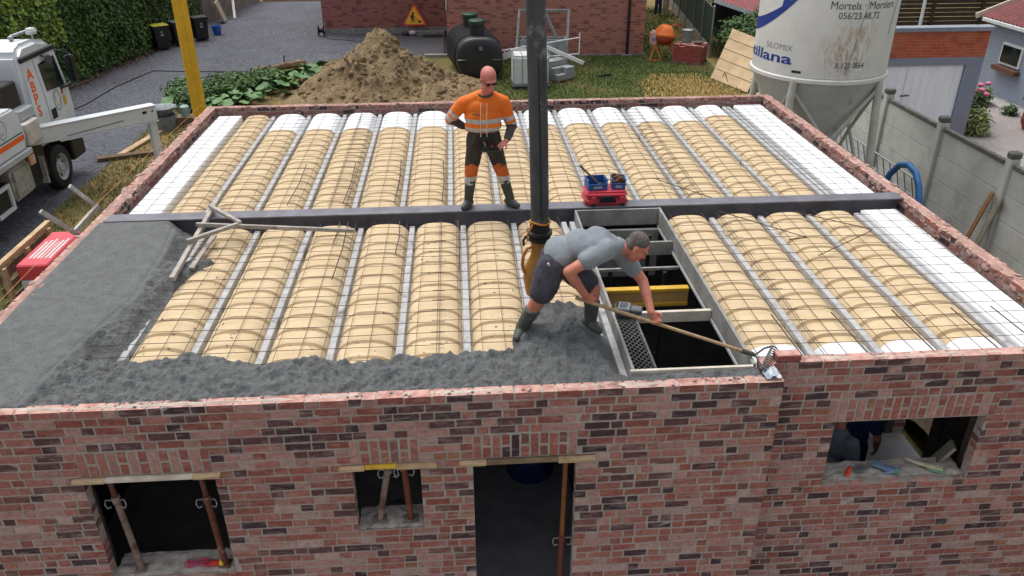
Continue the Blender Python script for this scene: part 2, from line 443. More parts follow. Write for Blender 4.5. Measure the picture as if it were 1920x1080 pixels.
# ================================================================== suspended floor: joists, vault forms, polystyrene, beam
JOIST = mat('dusty_joist_concrete', (184, 185, 186), (158, 159, 160), 9, .9, bump=.3, bscale=60, c3=(112, 108, 104), c3scale=4, c3lo=.58)
def vault_mat():
    m, nt, b = newmat('moulded_fibre_vault')
    c = mixc(nt, ramp(nt, noisetex(nt, 3.5, 5), [(.3, 0.), (.7, 1.)]), lin((210, 191, 158)), lin((196, 174, 140)))
    c = mixc(nt, ramp(nt, noisetex(nt, 55, 4), [(.35, .12), (.7, 0.)]), c, lin((150, 120, 80)))
    c = mixc(nt, ramp(nt, noisetex(nt, 9, 8, .7, w=4), [(.66, 0.), (.76, .35)]), c, lin((165, 142, 112)))
    nt.links.new(c, b.inputs['Base Color']); b.inputs['Roughness'].default_value = .9; b.inputs['Specular IOR Level'].default_value = .15
    bumpn(nt, b, noisetex(nt, 80, 5), .12, .004); return m
VAULT = vault_mat()
EPS = mat('white_polystyrene', (230, 233, 236), (222, 226, 230), 30, .9, bump=.12, bscale=160, spec=.2)
def vprof(t, zs=-.10, h=.145, ex=3.2):
    return zs+h*max(0, 1-abs(t)**ex)**.62
def vault_mesh(name, y0, y1, hw, m_, grooves=True, thick=True):
    mb = MB(); ys = []
    y = y0
    if grooves:
        ys.append((y0, 0)); g = y0+.10
        while g < y1-.05:
            ys += [(g, 0), (g+.012, .034), (g+.036, .036), (g+.058, .0)]; g += .26
        ys.append((y1, 0))
    else:
        k = max(1, int((y1-y0)/.15)); ys = [(y0+(y1-y0)*i/k, 0) for i in range(k+1)]
    N = 16
    for (yy, d) in ys:
        for i in range(N+1):
            t = -1+2*i/N; t = math.copysign(abs(t)**.8, t)
            z = vprof(t); mb.v.append(V((t*hw*(1-d*1.2), yy, z-d)))
    for j in range(len(ys)-1):
        for i in range(N):
            a = j*(N+1)+i; mb.f.append([a, a+1, a+N+2, a+N+1]); mb.mi.append(0); mb.c.append(None)
    for j, rv in ((0, 1), (len(ys)-1, 0)):       # end faces and lower lip
        base = len(mb.v); yy = ys[j][0]
        mb.v += [V((-hw, yy, -.12)), V((hw, yy, -.12))]
        ring = [base]+[j*(N+1)+i for i in range(N+1)]+[base+1]
        mb.f.append(ring[::-1] if not rv else ring); mb.mi.append(0); mb.c.append(None)
    return mb
FJ = [.6*k for k in range(-2, 12)]; RJ = [-1.35+.6*k for k in range(0, 14)]
JF0, JF1, JR0, JR1 = -2.60, .74, 1.09, 5.62
def joist_mesh(L):
    m = MB(); m.prism([(-.06, -.12), (.06, -.12), (.06, -.085), (.033, -.075), (.03, 0), (-.03, 0), (-.033, -.075), (-.06, -.085)], L, M.Rotation(R(90), 3, 'X'))
    return m
ORD = ['first', 'second', 'third', 'fourth', 'fifth', 'sixth', 'seventh', 'eighth', 'ninth', 'tenth', 'eleventh', 'twelfth', 'thirteenth', 'fourteenth']
def place_joists(xs, y0, y1, group, label):
    me = joist_mesh(y1-y0).mesh('floor_joist', JOIST, bevel=.004)
    for i, x in enumerate(xs):
        o = link('floor_joist', me, (x, y1, 0)); tag(o, label.replace('#', ORD[i]), 'joist', group)
place_joists([x for x in FJ if x < 3.1][::-1], JF0, JF1, 'front joists', '# grey joist counted from the stair opening towards the fresh concrete')
place_joists([x for x in FJ if x > 4.1], JF0, JF1, 'front joists', '# grey joist counted from the stair opening towards the right wall')
place_joists(RJ, JR0, JR1, 'rear joists', '# grey joist behind the beam, counted from the left brick wall')
for x, y0, y1 in ((3.1, JF0, JF1),): place_joists([x], y0, y1, None, 'second concrete joist doubled up beside the formwork of the stair opening')
for x in (6.53,): place_joists([x], JR0, JR1, None, 'second concrete joist doubled up beside the long white edge strip behind the beam')
def place_vaults(bays, y0, y1, group, label):
    hw = (bays[0][1]-bays[0][0])/2-.032
    me = vault_mesh('vault_form', y0, y1, hw, VAULT).mesh('vault_form', VAULT, smooth=True, sharp=38)
    for i, (a, b) in enumerate(bays):
        tag(link('vault_form', me, ((a+b)/2, 0, 0)), label.replace('#', ORD[i]), 'vault form', group)
fb = [(FJ[i], FJ[i+1]) for i in range(0, 13) if not 2.9 < FJ[i] < 4.1]
rb = [(RJ[i], RJ[i+1]) for i in range(13)]
place_vaults([b for b in fb if b[0] < 3][::-1], -2.55, .72, 'vaults beside the concrete', '# beige ribbed vault counted from the stair opening towards the fresh concrete')
place_vaults([b for b in fb if b[0] > 3], -2.22, .72, 'vaults beside the opening', '# beige ribbed vault counted from the stair opening towards the right wall')
place_vaults(rb[:-1], 1.10, 4.66, 'vaults behind the beam', '# full-width beige ribbed vault behind the beam, counted from the left wall')
hw1 = .25
for (xc, hw, y0, y1, lab) in ((-1.60, .235, 1.10, 5.55, 'beige vault form beside the long white edge strip by the left wall'),):
    tag(link('vault_form', vault_mesh('v', y0, y1, hw, VAULT).mesh('vault_form', VAULT, smooth=True, sharp=38), (xc, 0, 0)), lab, 'vault form')
me = vault_mesh('vault_form', 4.665, 5.56, .268, EPS, False).mesh('polystyrene_end_block', EPS, smooth=True, sharp=38)
for i, (a, b) in enumerate(rb[:-1]): tag(link('polystyrene_end_block', me, ((a+b)/2, 0, .003)), ORD[i]+' white block along the back wall, counted from the left wall', 'polystyrene', 'white blocks along the back wall')
tag(link('vault_form', vault_mesh('v', 1.10, 4.94, .268, VAULT).mesh('vault_form', VAULT, smooth=True, sharp=38), (sum(rb[-1])/2, 0, 0)), 'longer beige ribbed vault beside the doubled joists and right white strip', 'vault form', 'vaults behind the beam')
me = vault_mesh('vault_form', 4.95, 5.56, .268, EPS, False).mesh('polystyrene_end_block', EPS, smooth=True, sharp=38)
tag(link('polystyrene_end_block', me, (sum(rb[-1])/2, 0, .003)), 'short white polystyrene block closing the bay beside the right edge strip', 'polystyrene')
me = vault_mesh('vault_form', -2.49, -2.225, .268, EPS, False).mesh('polystyrene_end_block', EPS, smooth=True, sharp=38)
for i, (a, b) in enumerate([q for q in fb if q[0] > 3]):
    tag(link('polystyrene_end_block', me, ((a+b)/2, 0, .003)), ORD[i]+' small white block along the recessed front wall, counted from the stair opening', 'polystyrene', 'white blocks along the front wall')
def eps_strip(x0, x1, y0, y1, label):
    m = MB(); m.bx(x0, x1, y0, y1, -.11, .04)
    tag(m.build('polystyrene_edge_strip', EPS, bevel=.012), label, 'polystyrene')
eps_strip(-2.26, -1.86, 1.10, 5.56, 'long white polystyrene strip along the left brick wall')
eps_strip(6.60, 7.09, 1.10, 5.56, 'long white polystyrene strip along the right wall behind the steel beam')
eps_strip(6.645, 7.09, -2.49, .74, 'long white polystyrene strip along the right wall in front of the steel beam')
# steel beam
bm_ = MB(); bm_.bx(-2.36, 7.22, .825, 1.035, .118, .138); bm_.bx(-2.36, 7.22, .922, .938, -.098, .118); bm_.bx(-2.36, 7.22, .825, 1.035, -.118, -.098)
BEAMM = mat('primed_steel_beam', (118, 118, 126), (96, 95, 104), 5, .5, .1, .1, c3=(140, 140, 142), c3scale=7, c3lo=.68)
tag(bm_.build('steel_beam', BEAMM, bevel=.003), 'long dark steel beam crossing the whole floor from wall to wall', 'beam')
# rebar mesh sheets
REBAR = mat('rusty_rebar', (88, 76, 68), (70, 60, 54), 30, .8, .2, 0)
def mesh_sheet(x0, x1, y0, y1, z, seed, label, r=.0029, skip=None):
    rg = random.Random(seed); m = MB(); ph = rg.uniform(0, 6)
    def zz(x, y): return z+.012*math.sin(x*2.3+ph)*math.sin(y*1.9+ph)
    n = int((x1-x0)/.2)+1; k = int((y1-y0)/.2)+1
    def run(f, L, r):
        st = []; q = int(L/.3)+1
        for i in range(q+1):
            p = f(L*i/q)
            if skip and skip(p):
                if len(st) > 1: m.tube(st, r, 4)
                st = []
            else: st.append(p)
        if len(st) > 1: m.tube(st, r, 4)
    for i in range(n):
        x = x0+i*.2+rg.uniform(-.004, .004); dx = rg.uniform(-.01, .01)
        run(lambda t: V((x+dx*t/3, y0-.03+t, zz(x, y0+t))), y1-y0+.06, r)
    for j in range(k):
        y = y0+j*.2+rg.uniform(-.004, .004); dy = rg.uniform(-.01, .01)
        run(lambda t: V((x0-.05+t, y+dy*t/3, zz(x0+t, y)+r*2)), x1-x0+.1, r)
    tag(m.build('rebar_mesh', REBAR), label, 'rebar mesh')
hole = lambda p: 3.08 < p.x < 4.24 and p.y < .8
mesh_sheet(-2.24, .36, 1.09, 5.5, .066, 1, 'welded rebar mesh over the left white strip behind the steel beam')
mesh_sheet(.18, 2.58, 1.12, 5.5, .074, 2, 'welded rebar mesh under the feet of the standing worker')
mesh_sheet(2.42, 4.82, 1.10, 5.5, .066, 3, 'welded rebar mesh behind the red tool case')
mesh_sheet(4.66, 7.06, 1.12, 5.5, .074, 4, 'welded rebar mesh over the right white strip behind the steel beam')
mesh_sheet(-1.45, 1.55, -2.45, .68, .066, 5, 'welded rebar mesh running under the fresh concrete')
mesh_sheet(1.53, 3.13, -2.45, .72, .074, 6, 'welded rebar mesh under the bending worker', skip=hole)
mesh_sheet(4.27, 4.87, -2.45, .72, .072, 7, 'narrow welded rebar mesh right beside the stair opening')
mesh_sheet(4.84, 7.04, -2.46, .70, .066, 8, 'welded rebar mesh over the right white strip in front of the beam')
def bar(pts, label, r=.006, grp=None):
    tag(MB().tube(pts, r, 6).build('rebar', REBAR), label, 'rebar', grp)
gl = 'straight rusty rebar lying lengthwise on the mesh along a joist'
for i, (x, y0, y1) in enumerate(((.36, .15, .72), (.46, -.75, .70), (1.06, -.2, .7), (1.74, -.62, .66), (.33, 1.3, 2.8), (1.55, 1.3, 2.8), (.96, 1.3, 2.9), (-.35, 1.3, 2.8))):
    bar([(x, y0, .09), (x+.02, (y0+y1)/2, .088), (x, y1, .09)], gl, .006, 'long loose bars')
gs = 'short straight starter bar lying from the recessed front wall onto the white blocks'
for x in (4.63, 5.2, 5.78, 6.35, 6.74): bar([(x, -2.50, .092), (x-.02, -1.78, .095)], gs, .006, 'starter bars')
bar([(4.86, .72, .09), (5.62, -.12, .092), (5.40, -.16, .092)], 'thin bent rebar hook near the beam on the right bays')
bar([(5.75, .62, .095), (6.44, .02, .10), (6.40, -.02, .10), (5.55, -.60, .10)], 'long rebar bent to a sharp hook on the last right bay', .006)
bar([(4.34, 1.9, .09), (4.95, 1.06, .10)], 'loose rebar lying aslant behind the beam right of the red case', .006)
# ================================================================== fresh concrete
import numpy as np
EDGE = [(-1.43, .80), (-1.28, .55), (-1.22, .15), (-1.2, -.09), (-.85, -.02), (-.72, -.19), (-.88, -.43), (-1.0, -.65), (-1.05, -.86), (-1.12, -1.3), (-1.15, -1.77), (-1.14, -1.86), (-1.36, -1.88), (-1.34, -2.0), (-1.11, -2.02), (-.88, -2.03), (-.56, -1.9), (-.25, -2.03), (.09, -2.17), (.34, -2.07), (.57, -2.07), (.86, -2.19), (1.17, -2.13), (1.77, -2.12), (2.09, -2.1), (2.13, -1.92), (2.37, -1.40), (2.61, -1.27), (2.91, -1.34), (3.05, -1.61), (3.09, -2.18), (3.10, -2.56)]
OUT = [(3.12, -2.66), (4.10, -2.67), (4.22, -2.72), (4.2, -2.80), (3.2, -2.80), (2.0, -2.77), (.6, -2.77), (-.6, -2.81), (-1.8, -2.80), (-2.40, -2.80), (-2.41, .80)]
SMOOTH = [(-1.51, .9), (-1.51, .73), (-1.41, 0.), (-1.37, -1.08), (-1.45, -1.48), (-1.55, -1.88), (-1.64, -2.59), (-1.66, -2.9), (-3, -2.9), (-3, .9)]
def seg_dist(P, pts, closed=False):
    d = np.full(P.shape[:-1], 9.)
    q = pts+[pts[0]] if closed else pts
    for a, b in zip(q, q[1:]):
        a = np.array(a); b = np.array(b); ab = b-a
        t = np.clip(((P-a)@ab)/(ab@ab), 0, 1); d = np.minimum(d, np.linalg.norm(P-(a+t[..., None]*ab), axis=-1))
    return d
def inside(P, poly):
    r = np.zeros(P.shape[:-1], bool); n = len(poly)
    for i in range(n):
        (x1, y1), (x2, y2) = poly[i], poly[(i+1) % n]
        if y1 == y2: continue
        c = ((y1 > P[..., 1]) != (y2 > P[..., 1])) & (P[..., 0] < (x2-x1)*(P[..., 1]-y1)/(y2-y1)+x1)
        r ^= c
    return r
def sstep(x, a, b):
    t = np.clip((x-a)/(b-a), 0, 1); return t*t*(3-2*t)
st = .0155
gx = np.arange(-2.5, 4.34, st); gy = np.arange(-2.92, .96, st)
PX, PY = np.meshgrid(gx, gy); P2 = np.stack([PX, PY], -1)
ins = inside(P2, EDGE+OUT); de = seg_dist(P2, EDGE); do = seg_dist(P2, OUT); dsm = seg_dist(P2, SMOOTH[:8])
sm = inside(P2, SMOOTH); sde = np.where(ins, de, -de)
sg = np.where(sm, dsm, -dsm)
nz = np.zeros(PX.shape); nf = np.zeros(PX.shape); ng = np.zeros(PX.shape)
need = ins | (de < .12) | (do < .05)
for j in range(PX.shape[0]):
    for i in range(PX.shape[1]):
        if need[j, i]:
            x, y = PX[j, i], PY[j, i]
            nz[j, i] = noise.fractal(V((x*4, y*4, 1.)), 1., 2., 3); nf[j, i] = noise.turbulence(V((x*11, y*11, 5.)), 4, False)
            ng[j, i] = noise.noise(V((x*44, y*44, 2.)))
rough = sstep(-sg, -.02, .10)
H = .135+rough*(.014*nz+.050*(nf-.55)+.012*ng-.045*np.maximum(0, ng-.06)+.002)+(1-rough)*(.002*nz+.0012*ng)
H += .02*np.exp(-((sg+.05)/.04)**2)*(.6+.4*nz)*(PY < -.3)-.015*np.exp(-((sg-.015)/.018)**2)
H += .12*np.exp(-(((PX-2.62)/.42)**2+((PY+1.95)/.36)**2))*(1+.3*nz)
H += .03*np.exp(-((PY+2.35)/.22)**2)*rough
e = sstep(sde+.03*nz, 0, .20)
H = np.where(ins, -.02+(H+.02)*e, -.02-1.0*de)
eo = sstep(do+.012*nz, 0, .07)
H = np.where(ins, .112+(H-.112)*np.where(do < de, eo, 1) if False else np.minimum(H, .112+(.30)*eo), np.where(do < de, .105-do*1.5, H))
keep = ins | ((de < .10) & (de < do)) | ((do < .03) & (do < de))
FRESH = mat('wet_concrete', (100, 103, 104), (84, 87, 88), 9, .7, bump=.9, bscale=48, dist=.022, c3=(58, 60, 61), c3scale=40, c3lo=.56)
mb = MB(); idx = {}
def vid(j, i):
    if (j, i) not in idx:
        idx[j, i] = len(mb.v); mb.v.append(V((PX[j, i], PY[j, i], H[j, i])))
    return idx[j, i]
for j in range(PX.shape[0]-1):
    for i in range(PX.shape[1]-1):
        if keep[j, i] and keep[j+1, i] and keep[j, i+1] and keep[j+1, i+1]:
            mb.f.append([vid(j, i), vid(j, i+1), vid(j+1, i+1), vid(j+1, i)]); mb.mi.append(0); mb.c.append(None)
tag(mb.build('fresh_concrete', FRESH, smooth=True, sharp=0), 'wet grey concrete spread over the left bays and along the front wall', 'concrete')
# splashes on the vaults
rg = random.Random(5); sp = MB()
def vz(x, y):
    for a, b in fb+[(FJ[0], FJ[1])]:
        if a <= x <= b: return vprof((x-(a+b)/2)/.268)-.002
    return 0.
for n_, cx, cy, sx, sy in ((60, 1.45, -1.2, .5, .8), (60, 1.5, .0, .12, .35), (90, 2.15, -1.3, .18, .5), (90, -.4, -1.6, .5, .35), (60, -.7, -.3, .25, .3), (70, .5, -1.95, .8, .10)):
    for _ in range(n_):
        x, y = rg.gauss(cx, sx), rg.gauss(cy, sy)
        if not (-1.1 < x < 2.95 and -2.2 < y < .65): continue
        r = rg.choice((.003, .004, .005, .007, .011)); sp.ball((x, y, vz(x, y)), (r*rg.uniform(.7, 1.6), r*rg.uniform(.7, 1.6), r*.5), 6, 4)
o = sp.build('concrete_splash', FRESH, smooth=True, sharp=0); tag(o, 'small dark concrete splashes scattered over the beige vaults', 'splash', kind='stuff')
rg = random.Random(6); sp = MB()
for _ in range(60):
    x = rg.uniform(-1.4, 4.1); r = rg.choice((.005, .008, .012)); sp.ball((x, rg.uniform(-2.87, -2.80), .121), (r*1.4, r, r*.5), 6, 4)
o = sp.build('concrete_splash', FRESH, smooth=True, sharp=0); tag(o, 'small concrete crumbs on top of the front brick wall', 'splash', kind='stuff')
# ================================================================== things on the floor under construction
SHUT = mat('used_shutter_board', (150, 150, 146), (118, 118, 114), 4, .85, bump=.25, bscale=40, c3=(178, 176, 170), c3scale=3)
PALEW = mat('pale_batten', (214, 206, 192), (186, 176, 160), 6, .85, bump=.3, bscale=40)
YEL = mat('yellow_paint', (214, 176, 48), (190, 150, 40), 6, .6, bump=.1, c3=(150, 128, 80), c3scale=6, c3lo=.62)
def one(mb, name, m, label, cat, group=None, **kw): return tag(mb.build(name, m, **kw), label, cat, group)
one(MB().bx(4.148, 4.178, -2.62, .80, -.10, .125), 'shutter_board', SHUT, 'long grey shutter board along the right side of the stair opening', 'board', bevel=.003)
one(MB().bx(3.135, 3.160, -2.62, .79, -.09, .125), 'shutter_board', SHUT, 'long grey shutter board along the left side of the stair opening, behind the bending man', 'board', bevel=.003)
one(MB().bx(3.162, 4.146, .752, .78, -.075, .13), 'shutter_board', SHUT, 'grey shutter board across the stair opening just below the red case', 'board', bevel=.003)
one(MB().bx(3.162, 4.146, .02, .05, -.135, .03), 'shutter_board', SHUT, 'grey shutter board spanning the middle of the stair opening behind his head', 'board', bevel=.003)
one(MB().bx(3.162, 4.146, -1.50, -1.46, -.115, .0), 'batten', PALEW, 'pale batten across the stair opening under the small grey machine', 'batten', bevel=.003)
one(MB().bx(3.12, 4.147, -2.652, -2.624, -.12, .125), 'shutter_board', PALEW, 'pale front edge board of the stair opening with concrete piled against it', 'board', bevel=.003)
one(MB().bx(3.162, 4.146, .655, .70, -.72, -.10), 'shutter_board', SHUT, 'deep grey shutter board hanging inside the stair opening below the steel beam', 'board')
# formwork beam (I section)
h = thing('formwork_beam', 'yellow timber formwork beam spanning the stair opening', 'beam', (3.65, -.72, -.35))
MB().bx(3.165, 4.143, -.76, -.68, -.19, -.15).build('flange', YEL, h, bevel=.004)
MB().bx(3.165, 4.143, -.76, -.68, -.36, -.32).build('flange', YEL, h, bevel=.004)
MB().bx(3.165, 4.143, -.735, -.705, -.318, -.192).build('web', mat('varnished_web', (206, 168, 110), (188, 148, 92), 6, .6), h)
# black props inside the opening
BPROP = mat('black_prop_steel', (34, 34, 36), (24, 24, 26), 12, .7, .2, .2)
def inner_prop(x, y, ztop, label, wings):
    p = thing('steel_prop', label, 'prop', (x, y, ZB+.03))
    MB().tube([(x, y, ZB+.04), (x, y, -1.2)], .030, 10).build('outer_tube', BPROP, p, smooth=True)
    MB().tube([(x, y, -1.2), (x, y, ztop)], .024, 10).build('inner_tube', BPROP, p, smooth=True)
    MB().bx(x-.06, x+.06, y-.06, y+.06, ZB+.032, ZB+.04).build('base_plate', BPROP, p)
    if wings:
        m = MB()
        for a in (20, 75, 140, 200, 300): m.tube([(x, y, ztop-.2), (x+.12*math.cos(R(a)), y+.12*math.sin(R(a)), ztop-.2+.04*math.sin(R(a*3)))], .009, 6)
        m.tube([(x+.05*math.cos(i*.7), y+.05*math.sin(i*.7), ztop-.2) for i in range(9)], .008, 6, closed=True)
        m.build('adjusting_nut', BPROP, p)
inner_prop(3.95, .32, -.02, 'black steel prop with a winged nut standing in the stair opening', True)
inner_prop(3.40, -.25, -.15, 'plain black steel prop beside the yellow formwork beam in the opening', False)
inner_prop(3.98, -.35, -.16, 'thin black steel prop under the middle shutter board in the opening', False)
one(MB().beam((3.17, -.30, -.14), (4.14, -.30, -.14), .03, .03), 'guard_rail', GALV, 'thin grey rail crossing the stair opening above the yellow beam', 'rail')
# expanded-metal walkway
g = thing('metal_grating', 'grey expanded metal tread leaning along the left side of the stair opening', 'grating', (3.29, -2.0, -.05))
GR = mat('dirty_galvanised_tread', (112, 110, 112), (84, 82, 86), 14, .7, .35, .2)
x0, x1, y0, y1 = 3.18, 3.405, -2.50, -1.52
def gz(y): return -.02
m = MB(); m.bx(x0, x0+.02, y0, y1, gz(0)-.03, gz(0)+.006); m.bx(x1-.02, x1, y0, y1, gz(0)-.03, gz(0)+.006)
m.bx(x0+.021, x1-.021, y0, y0+.015, gz(0)-.02, gz(0)+.004); m.bx(x0+.021, x1-.021, y1-.015, y1, gz(0)-.02, gz(0)+.004)
m.build('frame', GR, g)
m = MB(); nx = 7; dx = (x1-x0-.04)/nx; dy = .032
for j in range(int((y1-y0-.03)/dy)):
    for i in range(nx):
        xa = x0+.02+i*dx; ya = y0+.015+j*dy; q = (j % 2)
        a, b = (ya, ya+dy) if (i+q) % 2 else (ya+dy, ya)
        m.beam((xa, a, gz(0)), (xa+dx, b, gz(0)), .007, .006)
m.build('lattice', GR, g)
# small grey machine on the batten
g = thing('laser_receiver', 'small grey boxy tool with a ribbed end resting on the batten of the opening', 'tool', (3.32, -1.52, .0), R(-18))
TOOL = mat('dusty_grey_plastic', (128, 130, 134), (104, 106, 110), 9, .75, bump=.2)
MB().bx(-.115, .03, -.07, .07, .03, .10).build('housing', TOOL, g, local=True, bevel=.012)
MB().bx(.032, .14, -.05, .055, .03, .085).build('battery', mat('grey_battery', (96, 98, 102), None, 9, .75), g, local=True, bevel=.01)
MB().bx(-.07, .0, -.04, .04, .100, .106).build('screen', mat('tool_screen', (62, 66, 74), None, 9, .3), g, local=True, bevel=.003)
for i in range(5): MB().bx(-.108+.0, -.085, -.055+i*.024, -.043+i*.024, .1005, .107).build('vent_rib', BLACK, g, local=True)
MB().bx(-.10, .12, -.045, -.03, .003, .03).build('skid', TOOL, g, local=True); MB().bx(-.10, .12, .03, .045, .003, .03).build('skid', TOOL, g, local=True)
# screed rake made of aluminium bars
g = thing('screed_rake', 'long pale aluminium screed with a triangular brace lying on the fresh concrete edge', 'screed', (-1.1, .2, .14))
SCR = mat('worn_screed_bar', (172, 166, 158), (140, 134, 126), 9, .6, .15, .2, c3=(105, 100, 95), c3scale=7)
MB().beam((-1.10, -.76, .155), (-1.18, 1.55, .185), .05, .05).build('blade', SCR, g, bevel=.004)
MB().beam((-1.19, .46, .222), (.58, .35, .135), .032, .045).build('handle', SCR, g, bevel=.004)
MB().beam((-1.17, .98, .235), (-.70, .46, .225), .045, .04).build('brace', SCR, g, bevel=.004)
MB().beam((-1.155, .0, .225), (-.72, .43, .225), .045, .04).build('brace', SCR, g, bevel=.004)
MB().beam((-1.02, -.42, .10), (-.98, .36, .12), .055, .03).build('float_strip', SCR, g, bevel=.004)
# red tool case
g = thing('tool_case', 'dusty red plastic tool case lying on the steel beam', 'case', (3.53, 1.02, .139))
RED = mat('dusty_red_plastic', (196, 58, 74), (170, 48, 62), 6, .5, bump=.05, c3=(190, 120, 120), c3scale=9, c3lo=.62)
c = (3.53, 1.02)
MB().bx(3.27, 3.79, .845, 1.20, .139, .235).build('lower_shell', RED, g, bevel=.03, seg=3, smooth=True)
MB().bx(3.275, 3.785, .85, 1.195, .238, .31).build('upper_shell', RED, g, bevel=.028, seg=3, smooth=True)
MB().prism([(-.10, .0), (.10, .0), (.10, .045), (.065, .085), (-.065, .085), (-.10, .045)], .012, M.Rotation(R(90), 3, 'X'), (3.54, .846, .185)).build('front_plate', BLACK, g, bevel=.004)
for x in (3.37, 3.72):
    MB().bx(x-.03, x+.03, .832, .846, .165, .26).build('latch', RED, g, bevel=.006); MB().bx(x-.022, x+.022, .822, .834, .150, .185).build('latch_clip', BLACK, g, bevel=.004)
BLUEP = mat('blue_bin_plastic', (40, 92, 158), (32, 78, 138), 8, .45, bump=.05)
def bin_(cx, cy, w, d, hh, z, rz, label):
    b = thing('storage_bin', label, 'bin', (cx, cy, z), rz)
    m = MB(); t = .008
    m.bx(-w/2, w/2, -d/2, d/2, 0, t); m.bx(-w/2, -w/2+t, -d/2, d/2, t, hh); m.bx(w/2-t, w/2, -d/2, d/2, t, hh); m.bx(-w/2+t, w/2-t, d/2-t, d/2, t, hh)
    m.bx(-w/2+t, w/2-t, -d/2, -d/2+t, t, hh*.6)
    m.build('bin_body', BLUEP, b, local=True)
    MB().bx(-w/2-.008, w/2+.008, -d/2-.010, -d/2-.001, hh*.52, hh*.64).build('rim', BLUEP, b, local=True, bevel=.002)
    for s in (-1, 1): MB().bx(s*(w/2+.005)-.004, s*(w/2+.005)+.004, -d/2, d/2, hh-.014, hh+.004).build('rim', BLUEP, b, local=True, bevel=.002)
    MB().bx(-w*.22, w*.22, -d/2-.004, -d/2-.0005, hh*.16, hh*.42).build('label_holder', mat('bin_label', (150, 168, 190), None, 9, .5), b, local=True)
    return b
bin_(3.42, 1.03, .235, .20, .125, .312, R(6), 'blue open storage bin with a hammer handle sticking out, on the red case')
bin_(3.69, 1.04, .165, .18, .120, .312, R(-4), 'small blue storage bin heaped with rusty fittings, on the red case')
g = thing('hammer', 'old hammer with a grey wooden handle leaning out of the blue bin', 'hammer', (3.46, 1.03, .325))
MB().tube([(3.47, 1.03, .345), (3.36, 1.05, .45), (3.22, 1.07, .585)], [.011, .013, .017], 8).build('handle', mat('grey_wood_handle', (120, 104, 92), (92, 80, 70), 14, .9), g, smooth=True)
MB().beam((3.44, .98, .345), (3.50, 1.085, .345), .035, .035).build('head', DARKSTEEL, g, bevel=.004)
rg = random.Random(9); m = MB()
for _ in range(26): m.box((3.69+rg.uniform(-.06, .06), 1.04+rg.uniform(-.07, .07), .40+rg.uniform(0, .05)), (.05, .02, .02), (rg.uniform(0, 3), rg.uniform(0, 3), rg.uniform(0, 3)))
m.bx(3.625, 3.755, .97, 1.11, .325, .40)
one(m, 'loose_fittings', mat('rusty_fittings', (120, 86, 66), (80, 66, 60), 30, .8, .2), 'heap of rusty fittings filling the small blue bin', 'fittings')
# concrete pump hose
HOSE = mat('worn_hose_rubber', (74, 77, 79), (52, 54, 56), 6, .8, bump=.35, bscale=30, c3=(118, 120, 120), c3scale=6, c3lo=.60, stretch=(1, 1, .3))
g = thing('pump_hose', 'thick black concrete hose hanging down to the bending man', 'hose', (2.48, -1.3, .3))
MB().tube([(2.36, -1.36, 4.6), (2.40, -1.34, 3.6), (2.44, -1.31, 2.82), (2.48, -1.30, 1.7), (2.50, -1.30, .90)], .083, 20).build('hose', HOSE, g, smooth=True)
MB().tube([(2.425, -1.38, 3.4), (2.487, -1.386, 1.6), (2.505, -1.386, .95)], .006, 5).build('seam', RUBBER, g)
MB().lathe([(.086, .0), (.104, .01), (.104, .05), (.092, .06), (.092, .16), (.086, .17)], (2.50, -1.30, .70), 24).build('coupling', RUBBER, g, smooth=True, sharp=30)
MB().lathe([(.095, 0), (.118, .008), (.118, .035), (.095, .042)], (2.50, -1.30, .765), 24).build('clamp', BLACK, g, smooth=True, sharp=30)
STRAP = mat('orange_strap', (196, 128, 50), (150, 100, 50), 12, .85)
m = MB(); m.tube([(2.50+.09*math.cos(a), -1.30+.09*math.sin(a), .895+.01*math.sin(a*2)) for a in [i*math.pi/10 for i in range(20)]], .011, 6, closed=True)
m.build('strap', STRAP, g)
MB().tube([(2.43, -1.37, .89), (2.39, -1.40, .84), (2.37, -1.41, .79), (2.385, -1.41, .75)], .010, 6).build('strap', STRAP, g)
MB().tube([(2.37, -1.41, .80), (2.34, -1.42, .76), (2.345, -1.42, .71)], .012, 6).build('strap_hook', RUBBER, g)
BAG = mat('ochre_rubber_end', (158, 112, 44), (132, 92, 40), 7, .6, bump=.2, c3=(140, 134, 126), c3scale=5, c3lo=.6)
m = MB(); m.tube([(2.50, -1.30, .70), (2.50, -1.30, .62), (2.49, -1.30, .54), (2.47, -1.30, .42), (2.46, -1.30, .32), (2.46, -1.29, .22), (2.46, -1.28, .14)], [.080, .072, .076, .105, .112, .095, .080], 18)
m.build('hose_end', BAG, g, smooth=True)
MB().tube([(2.44, -1.33, .655), (2.38, -1.345, .64), (2.345, -1.35, .57), (2.335, -1.35, .48), (2.355, -1.34, .40), (2.39, -1.33, .36)], .015, 8).build('handle', mat('orange_hose_handle', (186, 116, 36), (160, 96, 34), 8, .6), g, smooth=True)
# loose brick on the wall
m = MB(); m.col = (*lin((150, 88, 80)), 1); m.bx(4.345, 4.555, -2.62, -2.522, .128, .190)
tag(m.build('loose_brick', BRICK, bevel=.006), 'single loose red brick lying on the corner of the recessed wall', 'brick')
